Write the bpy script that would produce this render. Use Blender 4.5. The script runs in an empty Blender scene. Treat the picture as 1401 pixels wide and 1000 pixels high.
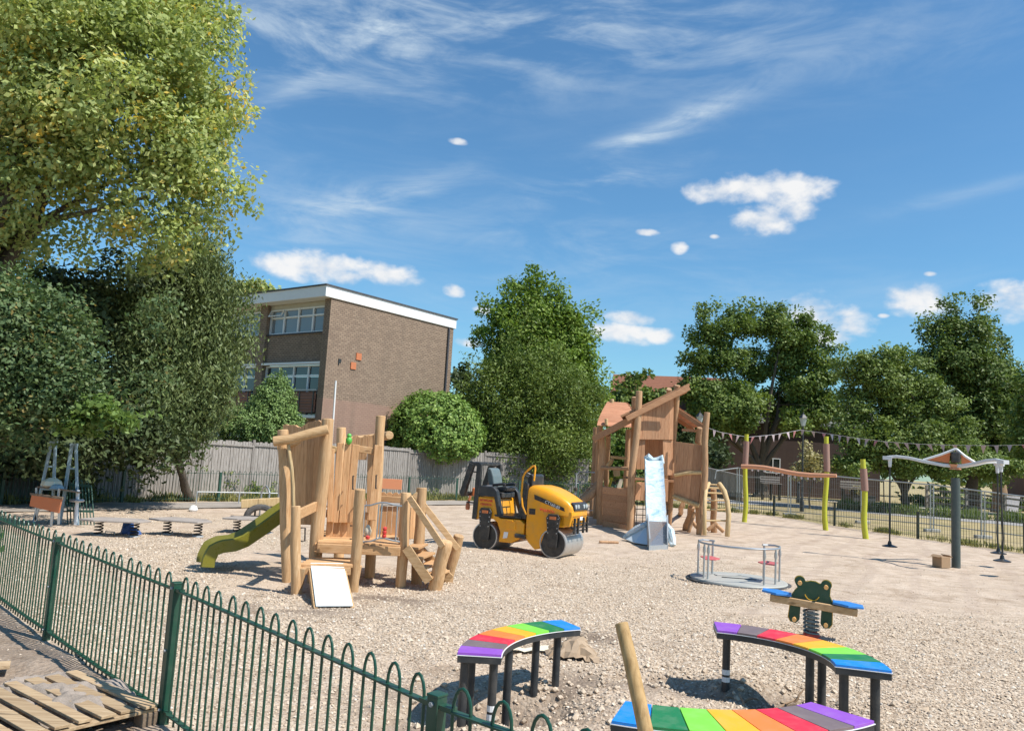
import bpy, math, random
import numpy as np
from mathutils import Vector, Matrix
sc = bpy.context.scene
col = sc.collection
PI = math.pi
rnd = random.Random(7)

# ------------------------------------------------------------------ camera
FPX, W0, H0, EYE = 1080.0, 1401.0, 1000.0, 2.0
PITCH, ROLL = math.atan(124 / 1080), math.atan(.058)
cam_d = bpy.data.cameras.new('camera')
cam = bpy.data.objects.new('camera', cam_d); col.objects.link(cam)
cam_d.sensor_fit = 'HORIZONTAL'; cam_d.sensor_width = 36
cam_d.lens = FPX / W0 * 36
cam_d.clip_start = .05; cam_d.clip_end = 3000
fw = Vector((0, math.cos(PITCH), math.sin(PITCH)))
r0 = Vector((1, 0, 0)); u0 = r0.cross(fw)
cr, sr = math.cos(ROLL), math.sin(ROLL)
rt = r0 * cr + u0 * sr; up = -r0 * sr + u0 * cr
m3 = Matrix((rt, up, -fw)).transposed()
cam.matrix_world = Matrix.Translation((0, 0, EYE)) @ m3.to_4x4()
sc.camera = cam
CAM = Vector((0, 0, EYE))

def ray(x, y): return fw * FPX + rt * (x - W0 / 2) + up * (H0 / 2 - y)
def G(x, y, z=0.):            # where the sight line through a photo point meets height z
    d = ray(x, y); return CAM + d * ((z - EYE) / d.z)
def D(x, y, Y):               # the same at distance Y
    d = ray(x, y); return CAM + d * (Y / d.y)
def GX(x, y, z=0.):
    p = G(x, y, z); return p

# ------------------------------------------------------------------ light
SUN_EL = math.radians(54)
sx, sy = .905, -.425          # horizontal direction towards the sun
sunv = Vector((sx * math.cos(SUN_EL), sy * math.cos(SUN_EL), math.sin(SUN_EL)))
sun_d = bpy.data.lights.new('sun', 'SUN'); sun_d.energy = 4.2; sun_d.angle = math.radians(.55); sun_d.color = (1, .955, .88)
sun = bpy.data.objects.new('sun', sun_d); col.objects.link(sun)
sun.rotation_euler = sunv.to_track_quat('Z', 'Y').to_euler(); sun.location = (20, -10, 30)
sc.view_settings.view_transform = 'Standard'; sc.view_settings.look = 'None'
sc.view_settings.exposure = 0.5; sc.view_settings.gamma = 1; sc.view_settings.use_curve_mapping = False
sc.cycles.max_bounces = 6; sc.cycles.transparent_max_bounces = 8
sc.cycles.diffuse_bounces = 4
sc.cycles.use_denoising = True

# ------------------------------------------------------------------ world: sky and clouds
world = bpy.data.worlds.new('World'); sc.world = world; world.use_nodes = True
def build_world():
    nt = world.node_tree; N = nt.nodes; L = nt.links; N.clear()
    out = N.new('ShaderNodeOutputWorld'); bg = N.new('ShaderNodeBackground'); L.new(bg.outputs[0], out.inputs[0])
    bg.inputs[1].default_value = .096
    sky = N.new('ShaderNodeTexSky'); sky.sky_type = 'NISHITA'; sky.sun_disc = False
    sky.sun_elevation = SUN_EL; sky.sun_rotation = math.atan2(sx, sy)
    sky.altitude = 50; sky.air_density = 1.15; sky.dust_density = .35; sky.ozone_density = 2.6
    tc = N.new('ShaderNodeTexCoord')
    sep = N.new('ShaderNodeSeparateXYZ'); L.new(tc.outputs['Generated'], sep.inputs[0])
    def m(op, a, b=None, c=None, clamp=False):
        n = N.new('ShaderNodeMath'); n.operation = op; n.use_clamp = clamp
        for i, q in enumerate((a, b, c)):
            if q is None: continue
            if isinstance(q, (int, float)): n.inputs[i].default_value = q
            else: L.new(q, n.inputs[i])
        return n.outputs[0]
    az = m('ARCTAN2', sep.outputs[0], sep.outputs[1]); el = m('ARCSINE', sep.outputs[2])
    com = N.new('ShaderNodeCombineXYZ'); L.new(az, com.inputs[0]); L.new(m('MULTIPLY', el, 1.5), com.inputs[1])
    def noise(vec, scale, detail, rough, dist=0.):
        n = N.new('ShaderNodeTexNoise'); L.new(vec, n.inputs['Vector']); n.inputs['Scale'].default_value = scale
        n.inputs['Detail'].default_value = detail; n.inputs['Roughness'].default_value = rough; n.inputs['Distortion'].default_value = dist
        return n.outputs[0]
    def mp(vec, rot, scl, loc=(0, 0, 0)):
        n = N.new('ShaderNodeMapping'); L.new(vec, n.inputs[0]); n.inputs['Rotation'].default_value = (0, 0, rot)
        n.inputs['Scale'].default_value = scl; n.inputs['Location'].default_value = loc; return n.outputs[0]
    n1 = noise(com.outputs[0], 19, 5, .55, .15)
    n2 = noise(com.outputs[0], 50, 3, .5, .2)
    def ell(x, y, w, h, rot=0.):
        d = ray(x, y).normalized(); a0 = math.atan2(d.x, d.y); e0 = math.asin(d.z)
        da = m('SUBTRACT', az, a0); de = m('SUBTRACT', el, e0)
        rot = rot - ROLL
        c, s = math.cos(rot), math.sin(rot)
        k = math.cos(e0)
        u = m('ADD', m('MULTIPLY', da, c * k), m('MULTIPLY', de, s)); v = m('SUBTRACT', m('MULTIPLY', de, c), m('MULTIPLY', da, s * k))
        u = m('DIVIDE', u, w / 1150.); v = m('DIVIDE', v, h / 1150.)
        return m('ADD', m('MULTIPLY', u, u), m('MULTIPLY', v, v))
    cum = [(985, 264, 56, 20), (1030, 258, 66, 26), (1080, 262, 58, 30), (1045, 300, 50, 28), (1085, 288, 40, 22), (395, 366, 62, 22), (450, 368, 80, 28), (520, 374, 66, 20), (620, 398, 19, 12),
           (850, 456, 64, 18), (862, 435, 40, 13), (898, 459, 34, 13), (1105, 428, 56, 32), (1148, 442, 54, 26), (1140, 460, 36, 20), (1255, 409, 50, 28),
           (1392, 412, 52, 32), (930, 339, 13, 10), (885, 318, 20, 6), (627, 194, 18, 6), (640, 468, 24, 9), (978, 324, 8, 4), (1208, 432, 9, 4), (1272, 375, 10, 4), (660, 424, 16, 8)]
    f = None
    for c in cum:
        q = m('SUBTRACT', 1.0, ell(*c)); f = q if f is None else m('MAXIMUM', f, q)
    f = m('MAXIMUM', f, -1.2)
    f = m('ADD', m('MULTIPLY', f, .85), m('ADD', m('MULTIPLY', m('SUBTRACT', n1, .5), 2.1), m('MULTIPLY', m('SUBTRACT', n2, .5), 1.0)))
    mr = N.new('ShaderNodeMapRange'); mr.interpolation_type = 'SMOOTHSTEP'; L.new(f, mr.inputs[0]); mr.inputs[1].default_value = .05; mr.inputs[2].default_value = 1.05
    cmask = mr.outputs[0]
    # cirrus veils: stretched noise, gathered where the photograph has them
    def streak(rot, sc_, seed):
        v = mp(com.outputs[0], rot, (1.5, 5.5, 1), (seed, seed * .7, 0))
        return noise(v, 3.0, 8, .60, .7)
    cir = [(500, 60, 260, 80, .10, .9), (820, 45, 330, 60, .04, 1.25), (480, 70, 120, 7, .75, .5), (450, 20, 200, 60, .3, .7), (925, 170, 100, 15, .42, 1.9), (820, 250, 120, 20, .28, 1.7), (880, 190, 70, 9, .2, .7), (530, 270, 110, 24, .38, 1.5), (640, 330, 330, 55, .05, .45),
           (1000, 370, 400, 50, -.1, .35), (420, 300, 110, 90, .2, .5), (1340, 262, 110, 9, .2, .5), (760, 430, 260, 40, .05, .45), (420, 120, 70, 22, .8, .6), (1300, 60, 200, 40, .1, .3)]
    g = None
    for x, y, w, h, ro, a in cir:
        e = m('MULTIPLY', m('EXPONENT', m('MULTIPLY', ell(x, y, w, h, ro), -1.0)), a); g = e if g is None else m('ADD', g, e)
    s1 = streak(-.45, 1, 3.1); s2 = noise(mp(com.outputs[0], -.25, (1, 2.3, 1), (4, 2, 0)), 5.5, 9, .64, .9)
    st = m('ADD', m('MULTIPLY', s1, .45), m('MULTIPLY', s2, .55))
    mr2 = N.new('ShaderNodeMapRange'); mr2.interpolation_type = 'SMOOTHSTEP'; L.new(st, mr2.inputs[0]); mr2.inputs[1].default_value = .40; mr2.inputs[2].default_value = .74
    ci = m('MULTIPLY', m('MULTIPLY', mr2.outputs[0], g), .62, clamp=True)
    ci = m('ADD', ci, m('MULTIPLY', mr2.outputs[0], .02), clamp=True)
    # cloud colours (radiance in the units of the sky texture)
    shade = N.new('ShaderNodeMapRange'); L.new(n1, shade.inputs[0]); shade.inputs[1].default_value = .35; shade.inputs[2].default_value = .62
    cc = N.new('ShaderNodeMix'); cc.data_type = 'RGBA'; L.new(shade.outputs[0], cc.inputs[0])
    cc.inputs[6].default_value = (4.9, 5.4, 6.1, 1); cc.inputs[7].default_value = (6.9, 6.9, 6.9, 1)
    hs = N.new('ShaderNodeHueSaturation'); L.new(sky.outputs[0], hs.inputs['Color']); hs.inputs['Saturation'].default_value = 1.0; hs.inputs['Value'].default_value = 1.0
    tint = N.new('ShaderNodeMix'); tint.data_type = 'RGBA'; tint.blend_type = 'MULTIPLY'; tint.inputs[0].default_value = 1
    L.new(hs.outputs[0], tint.inputs[6]); tint.inputs[7].default_value = (.60, .93, 1.08, 1)
    a = N.new('ShaderNodeMix'); a.data_type = 'RGBA'; L.new(ci, a.inputs[0]); L.new(tint.outputs[2], a.inputs[6]); a.inputs[7].default_value = (4.6, 5.5, 6.3, 1)
    b = N.new('ShaderNodeMix'); b.data_type = 'RGBA'; L.new(m('MULTIPLY', cmask, .97), b.inputs[0]); L.new(a.outputs[2], b.inputs[6]); L.new(cc.outputs[2], b.inputs[7])
    L.new(b.outputs[2], bg.inputs[0])
build_world()

# ------------------------------------------------------------------ materials
MATS = {}
def newmat(name):
    m = bpy.data.materials.new(name); m.use_nodes = True; MATS[name] = m
    return m, m.node_tree.nodes, m.node_tree.links, m.node_tree.nodes['Principled BSDF']
def coords(N, L, scale=(1, 1, 1), kind='Object'):
    tc = N.new('ShaderNodeTexCoord'); mp = N.new('ShaderNodeMapping'); mp.inputs['Scale'].default_value = scale
    L.new(tc.outputs[kind], mp.inputs[0]); return mp.outputs[0]
def tex(N, L, vec, scale, detail=4, rough=.55, dist=0):
    n = N.new('ShaderNodeTexNoise'); L.new(vec, n.inputs['Vector']); n.inputs['Scale'].default_value = scale
    n.inputs['Detail'].default_value = detail; n.inputs['Roughness'].default_value = rough; n.inputs['Distortion'].default_value = dist; return n.outputs[0]
def ramp(N, L, fac, stops):
    r = N.new('ShaderNodeValToRGB'); L.new(fac, r.inputs[0]); e = r.color_ramp.elements
    while len(e) < len(stops): e.new(.5)
    for i, (p, c) in enumerate(stops):
        e[i].position = p; e[i].color = (*c, 1) if len(c) == 3 else c
    return r.outputs[0]
def mix(N, L, fac, a, b, mode='MIX'):
    n = N.new('ShaderNodeMix'); n.data_type = 'RGBA'; n.blend_type = mode
    for i, q in ((0, fac), (6, a), (7, b)):
        if isinstance(q, (int, float)): n.inputs[i].default_value = q
        elif isinstance(q, tuple): n.inputs[i].default_value = (*q, 1)
        else: L.new(q, n.inputs[i])
    return n.outputs[2]
def mth(N, L, op, a, b=None, clamp=False):
    n = N.new('ShaderNodeMath'); n.operation = op; n.use_clamp = clamp
    for i, q in enumerate((a, b)):
        if q is None: continue
        if isinstance(q, (int, float)): n.inputs[i].default_value = q
        else: L.new(q, n.inputs[i])
    return n.outputs[0]
def bump(N, L, h, strength, dist, p, chain=None):
    b = N.new('ShaderNodeBump'); b.inputs['Strength'].default_value = strength; b.inputs['Distance'].default_value = dist
    L.new(h, b.inputs['Height'])
    if chain: L.new(chain, b.inputs['Normal'])
    L.new(b.outputs[0], p.inputs['Normal']); return b.outputs[0]

def paint(name, c, rough=.45, metal=0., dirt=.25, dirtc=(.30, .25, .19), spec=.5, vary=.06, sc_=6):
    m, N, L, p = newmat(name)
    v = coords(N, L)
    n = tex(N, L, v, sc_, 6, .65); n2 = tex(N, L, v, 45, 3, .6)
    f = mth(N, L, 'MULTIPLY', ramp(N, L, n, [(.45, (0, 0, 0)), (.75, (1, 1, 1))]), dirt)
    c1 = mix(N, L, n2, tuple(x * (1 - vary) for x in c), tuple(min(1, x * (1 + vary)) for x in c))
    L.new(mix(N, L, f, c1, dirtc), p.inputs['Base Color'])
    L.new(mth(N, L, 'ADD', mth(N, L, 'MULTIPLY', n, .3), rough - .15), p.inputs['Roughness'])
    p.inputs['Metallic'].default_value = metal
    bump(N, L, n2, .15, .004, p)
    return m

def wood(name, ca, cb, cc, axis='z', rough=.72, knots=True):
    m, N, L, p = newmat(name)
    s = {'z': (1, 1, .09), 'x': (.09, 1, 1), 'y': (1, .09, 1)}[axis]
    tc = N.new('ShaderNodeTexCoord'); oi = N.new('ShaderNodeObjectInfo')
    add = N.new('ShaderNodeVectorMath'); add.operation = 'ADD'
    L.new(tc.outputs['Object'], add.inputs[0])
    cmb = N.new('ShaderNodeCombineXYZ')
    k = mth(N, L, 'MULTIPLY', oi.outputs['Random'], 37.)
    for i in range(3): L.new(k, cmb.inputs[i])
    L.new(cmb.outputs[0], add.inputs[1])
    mp = N.new('ShaderNodeMapping'); mp.inputs['Scale'].default_value = s; L.new(add.outputs[0], mp.inputs[0])
    g = tex(N, L, mp.outputs[0], 38, 5, .6, .6); g2 = tex(N, L, mp.outputs[0], 120, 2, .5)
    broad = tex(N, L, mp.outputs[0], 6, 3, .5)
    c = ramp(N, L, g, [(.3, ca), (.52, cb), (.75, cc)])
    c = mix(N, L, mth(N, L, 'MULTIPLY', broad, .35), c, tuple(x * .62 for x in ca))
    if knots:
        vo = N.new('ShaderNodeTexVoronoi'); L.new(mp.outputs[0], vo.inputs[0]); vo.inputs['Scale'].default_value = 7
        kk = ramp(N, L, vo.outputs['Distance'], [(.0, (1, 1, 1)), (.10, (.6, .6, .6)), (.14, (0, 0, 0))])
        c = mix(N, L, mth(N, L, 'MULTIPLY', kk, .75), c, tuple(x * .35 for x in ca))
    # board to board difference
    hv = N.new('ShaderNodeHueSaturation'); L.new(c, hv.inputs['Color'])
    mrv = N.new('ShaderNodeMapRange'); L.new(oi.outputs['Random'], mrv.inputs[0]); mrv.inputs[3].default_value = .82; mrv.inputs[4].default_value = 1.16
    L.new(mrv.outputs[0], hv.inputs['Value'])
    L.new(hv.outputs[0], p.inputs['Base Color']); p.inputs['Roughness'].default_value = rough
    p.inputs['Specular IOR Level'].default_value = .3
    b1 = bump(N, L, g, .35, .006, p); bump(N, L, g2, .25, .002, p, b1)
    return m

wood('oak_v', (0.47, 0.25, 0.11), (0.65, 0.375, 0.185), (0.76, 0.485, 0.265), 'z')
wood('oak_h', (0.49, 0.27, 0.12), (0.66, 0.395, 0.195), (0.76, 0.5, 0.28), 'x')
wood('log_v', (0.46, 0.265, 0.125), (0.62, 0.39, 0.2), (0.74, 0.51, 0.295), 'z')
wood('log_h', (0.47, 0.28, 0.13), (0.62, 0.4, 0.205), (0.74, 0.515, 0.3), 'x')
wood('larch_v', (0.42, 0.21, 0.11), (0.55, 0.295, 0.16), (0.63, 0.37, 0.215), 'z')
wood('larch_h', (0.38, 0.185, 0.095), (0.5, 0.265, 0.14), (0.58, 0.335, 0.19), 'x')
wood('larchlog', (0.36, 0.2, 0.105), (0.5, 0.3, 0.165), (0.6, 0.39, 0.23), 'z')
wood('roofwood', (.40, .17, .09), (.54, .25, .14), (.62, .32, .19), 'x')
wood('palelog', (0.5, 0.34, 0.165), (0.64, 0.46, 0.24), (0.73, 0.56, 0.33), 'z')
wood('greywood', (.20, .175, .155), (.34, .31, .285), (.46, .43, .40), 'z', .9)
wood('palletwood', (0.32, 0.21, 0.12), (0.49, 0.35, 0.205), (0.61, 0.47, 0.30), 'x', .85)
wood('palletdark', (.14, .10, .07), (.22, .16, .11), (.30, .23, .16), 'x', .85)
wood('stakewood', (.33, .20, .08), (.47, .30, .13), (.56, .38, .18), 'z', .6)
wood('carvedwood', (.24, .15, .09), (.36, .24, .15), (.46, .33, .22), 'z', .85)
wood('bark', (.07, .055, .04), (.13, .105, .08), (.19, .16, .125), 'z', .95, False)

paint('green_steel', (.009, .062, .036), .38, 0, .22, (.20, .19, .15))
paint('green_far', (.022, .075, .05), .5, 0, .2, (.16, .16, .13))
paint('dark_fence', (.03, .045, .035), .5, 0, .2)
paint('black_frame', (.028, .032, .036), .42, 0, .18)
paint('black_metal', (.022, .023, .025), .38, 0, .25)
paint('grey_steel', (.15, .19, .19), .4, .1, .2)
paint('pole_grey', (.065, .085, .082), .42, .1, .15)
paint('galv', (.46, .48, .49), .42, .75, .15)
paint('galv_dull', (.40, .42, .43), .55, .3, .25)
paint('stainless', (.58, .57, .55), .3, .85, .2)
paint('drumsteel', (.50, .49, .47), .45, .6, .6, (.36, .31, .26))
paint('roller_yellow', (.84, .355, .012), .36, 0, .34, (.36, .24, .12))
paint('white_paint', (.80, .80, .79), .45, 0, .08)
paint('white_board', (.72, .79, .81), .35, 0, .05)
paint('blue_grey', (.26, .36, .42), .45, .1, .15)
paint('slide_green', (.19, .175, .02), .3, 0, .12)
paint('post_lime', (.50, .50, .035), .55, 0, .2, (.3, .27, .1))
paint('post_pink', (.33, .19, .15), .8, 0, .3)
paint('orange_panel', (.66, .19, .055), .5, 0, .15)
paint('orange_beam', (.62, .30, .17), .6, 0, .2)
paint('blue_seat', (.035, .22, .60), .38, 0, .1)
paint('blue_item', (.02, .09, .30), .5, 0, .2)
paint('frog_green', (.012, .065, .035), .4, 0, .1)
paint('frog_yellow', (.75, .42, .03), .45, 0, .05)
paint('peach', (.85, .45, .15), .5, 0, .05)
paint('red_plastic', (.62, .05, .04), .35, 0, .05)
paint('seat_red', (.62, .13, .13), .4, 0, .15)
paint('rubber', (.06, .06, .06), .85, 0, .6, (.22, .19, .17))
paint('cardboard', (.36, .23, .13), .85, 0, .2)
paint('tarp', (.40, .29, .19), .75, 0, .5, (.28, .2, .13))
paint('cloth_cream', (.66, .60, .46), .85, 0, .2)
paint('concrete', (.42, .41, .38), .9, 0, .5, (.30, .27, .23), sc_=3)
paint('platform_grey', (.46, .45, .40), .6, .2, .45, (.42, .38, .32), sc_=3)
paint('render_beige', (.50, .47, .40), .8, 0, .2)
paint('arm_white', (.66, .67, .68), .4, 0, .15)
paint('salmon', (.80, .31, .15), .5, 0, .05)
paint('upvc', (.76, .77, .78), .4, 0, .08)
paint('roof_felt', (.06, .065, .08), .8, 0, .2)
paint('curtain', (.50, .52, .54), .9, 0, .0)
paint('flag_pink', (.46, .36, .37), .85, 0, .0)
paint('flag_white', (.62, .58, .60), .85, 0, .0)
paint('flag_red', (.42, .17, .17), .85, 0, .0)
paint('wire', (.05, .05, .055), .5, 0, .0)
paint('planter_dark', (.05, .055, .06), .6, 0, .1)
paint('terracotta', (.52, .17, .07), .75, 0, .15)
paint('shedgrey', (.16, .165, .15), .8, 0, .3)
paint('lampglass', (.42, .47, .47), .2, 0, .05)
RAIN = [('purple', (.30, .085, .52)), ('greybrown', (.19, .135, .135)), ('red', (.72, .022, .050)), ('orange', (.86, .22, .035)), ('amber', (.88, .44, .012)), ('lime', (.22, .68, .055)), ('green', (.010, .19, .055)), ('blue', (.006, .24, .72))]
for n_, c_ in RAIN: paint('seg_' + n_, c_, .45, 0, .16, (.5, .45, .4), sc_=9)
def glass(name, c=(.03, .035, .04)):
    m, N, L, p = newmat(name); p.inputs['Base Color'].default_value = (*c, 1); p.inputs['Roughness'].default_value = .06
    p.inputs['Specular IOR Level'].default_value = .8; return m
glass('pane'); glass('pane_light', (.19, .21, .225))
def brick(name, a, b, mortar, lower=None):
    m, N, L, p = newmat(name)
    tc = N.new('ShaderNodeTexCoord'); sp = N.new('ShaderNodeSeparateXYZ'); L.new(tc.outputs['Object'], sp.inputs[0])
    cb = N.new('ShaderNodeCombineXYZ'); L.new(mth(N, L, 'ADD', sp.outputs[0], sp.outputs[1]), cb.inputs[0]); L.new(sp.outputs[2], cb.inputs[1])
    br = N.new('ShaderNodeTexBrick'); L.new(cb.outputs[0], br.inputs['Vector']); br.inputs['Scale'].default_value = 1
    br.inputs['Brick Width'].default_value = .225; br.inputs['Row Height'].default_value = .085; br.inputs['Mortar Size'].default_value = .011; br.inputs['Mortar Smooth'].default_value = .1
    br.inputs['Color1'].default_value = (*a, 1); br.inputs['Color2'].default_value = (*b, 1); br.inputs['Mortar'].default_value = (*mortar, 1); br.inputs['Bias'].default_value = -.1
    n = tex(N, L, tc.outputs['Object'], .7, 5, .6); n2 = tex(N, L, tc.outputs['Object'], 14, 3, .6)
    c = mix(N, L, mth(N, L, 'MULTIPLY', n, .55), br.outputs['Color'], mix(N, L, .5, br.outputs['Color'], (.12, .085, .06)))
    c = mix(N, L, mth(N, L, 'MULTIPLY', n2, .35), c, tuple(x * .6 for x in a))
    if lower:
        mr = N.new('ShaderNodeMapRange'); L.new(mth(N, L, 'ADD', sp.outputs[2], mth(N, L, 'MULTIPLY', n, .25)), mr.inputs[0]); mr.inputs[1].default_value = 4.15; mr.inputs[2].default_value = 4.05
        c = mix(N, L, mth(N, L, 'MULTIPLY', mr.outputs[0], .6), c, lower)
    mps = N.new('ShaderNodeMapping'); mps.inputs['Scale'].default_value = (1.2, 1.2, .12); L.new(tc.outputs['Object'], mps.inputs[0]); stn = tex(N, L, mps.outputs[0], 1.6, 5, .6)
    c = mix(N, L, mth(N, L, 'MULTIPLY', ramp(N, L, stn, [(.5, (0, 0, 0)), (.7, (1, 1, 1))]), .28), c, (.13, .10, .075))
    L.new(c, p.inputs['Base Color']); p.inputs['Roughness'].default_value = .9
    bump(N, L, br.outputs['Fac'], -.5, .01, p)
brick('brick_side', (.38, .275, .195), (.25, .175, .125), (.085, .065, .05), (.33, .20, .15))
brick('brick_far', (.075, .040, .032), (.055, .030, .025), (.07, .055, .048))  # tree shade over the brick house is put into this darkened brick colour
brick('brick_red', (.34, .15, .09), (.26, .11, .07), (.30, .24, .2))
def tiles(name, a, b):
    m, N, L, p = newmat(name); v = coords(N, L)
    w = N.new('ShaderNodeTexWave'); L.new(v, w.inputs[0]); w.bands_direction = 'Z'; w.inputs['Scale'].default_value = 2.2; w.inputs['Distortion'].default_value = .3
    n = tex(N, L, v, 5, 4)
    L.new(mix(N, L, n, a, b), p.inputs['Base Color']); p.inputs['Roughness'].default_value = .9
    bump(N, L, w.outputs[0], .6, .03, p)
tiles('rooftile', (.30, .125, .07), (.19, .075, .045)); tiles('tilehang', (.36, .17, .115), (.24, .11, .08))

def leafmat(name, a, b, c, trans=.32, hueattr=True, alt=None, altamt=0.):
    m, N, L, p = newmat(name)
    at = N.new('ShaderNodeAttribute'); at.attribute_name = 'tone'; at.attribute_type = 'GEOMETRY'
    col_ = ramp(N, L, at.outputs['Fac'], [(0., a), (.5, b), (.92, c)] if not alt else [(0., a), (.45, b), (.70, c), (.84, alt)])
    L.new(col_, p.inputs['Base Color']); p.inputs['Roughness'].default_value = .55; p.inputs['Specular IOR Level'].default_value = .35
    tr = N.new('ShaderNodeBsdfTranslucent'); L.new(mix(N, L, .5, col_, (.35, .42, .04), 'SOFT_LIGHT'), tr.inputs[0])
    ms = N.new('ShaderNodeMixShader'); ms.inputs[0].default_value = trans
    L.new(p.outputs[0], ms.inputs[1]); L.new(tr.outputs[0], ms.inputs[2])
    L.new(ms.outputs[0], N['Material Output'].inputs[0])
leafmat('leaf_syc', (0.268, 0.336, 0.105), (0.464, 0.528, 0.189), (0.659, 0.672, 0.284), .42, alt=(0.740, 0.528, 0.105))
leafmat('leaf_yew', (0.075, 0.11, 0.038), (0.14, 0.185, 0.065), (0.22, 0.265, 0.095), .22)
leafmat('leaf_maple', (0.08, 0.135, 0.055), (0.14, 0.21, 0.085), (0.22, 0.29, 0.13), .33, alt=(.34, .26, .09))
leafmat('leaf_bright', (.11, .18, .045), (.17, .26, .06), (.25, .36, .10), .4)
leafmat('leaf_cone', (0.118, 0.196, 0.059), (0.200, 0.301, 0.088), (0.279, 0.392, 0.116), .15)
leafmat('leaf_laurel', (0.092, 0.178, 0.036), (0.186, 0.300, 0.061), (0.368, 0.491, 0.122), .25)
leafmat('leaf_redwood', (0.120, 0.198, 0.032), (0.216, 0.319, 0.050), (0.324, 0.418, 0.077), .35)
leafmat('leaf_yewmid', (0.088, 0.140, 0.027), (0.163, 0.224, 0.045), (0.263, 0.325, 0.072), .27)
leafmat('leaf_oak', (0.084, 0.129, 0.032), (0.162, 0.224, 0.054), (0.264, 0.336, 0.090), .3)
leafmat('leaf_lime', (0.102, 0.157, 0.036), (0.186, 0.258, 0.059), (0.288, 0.358, 0.090), .33)
leafmat('leaf_sapling', (0.345, 0.311, 0.158), (0.490, 0.429, 0.222), (0.600, 0.518, 0.281), .35)
leafmat('leaf_dark', (0.047, 0.072, 0.029), (0.082, 0.112, 0.043), (0.128, 0.167, 0.064), .2)
leafmat('leaf_grass', (0.216, 0.230, 0.068), (0.324, 0.311, 0.108), (0.446, 0.392, 0.176), .3)
leafmat('leaf_weed', (.13, .18, .05), (.22, .27, .08), (.34, .36, .14), .35)

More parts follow.
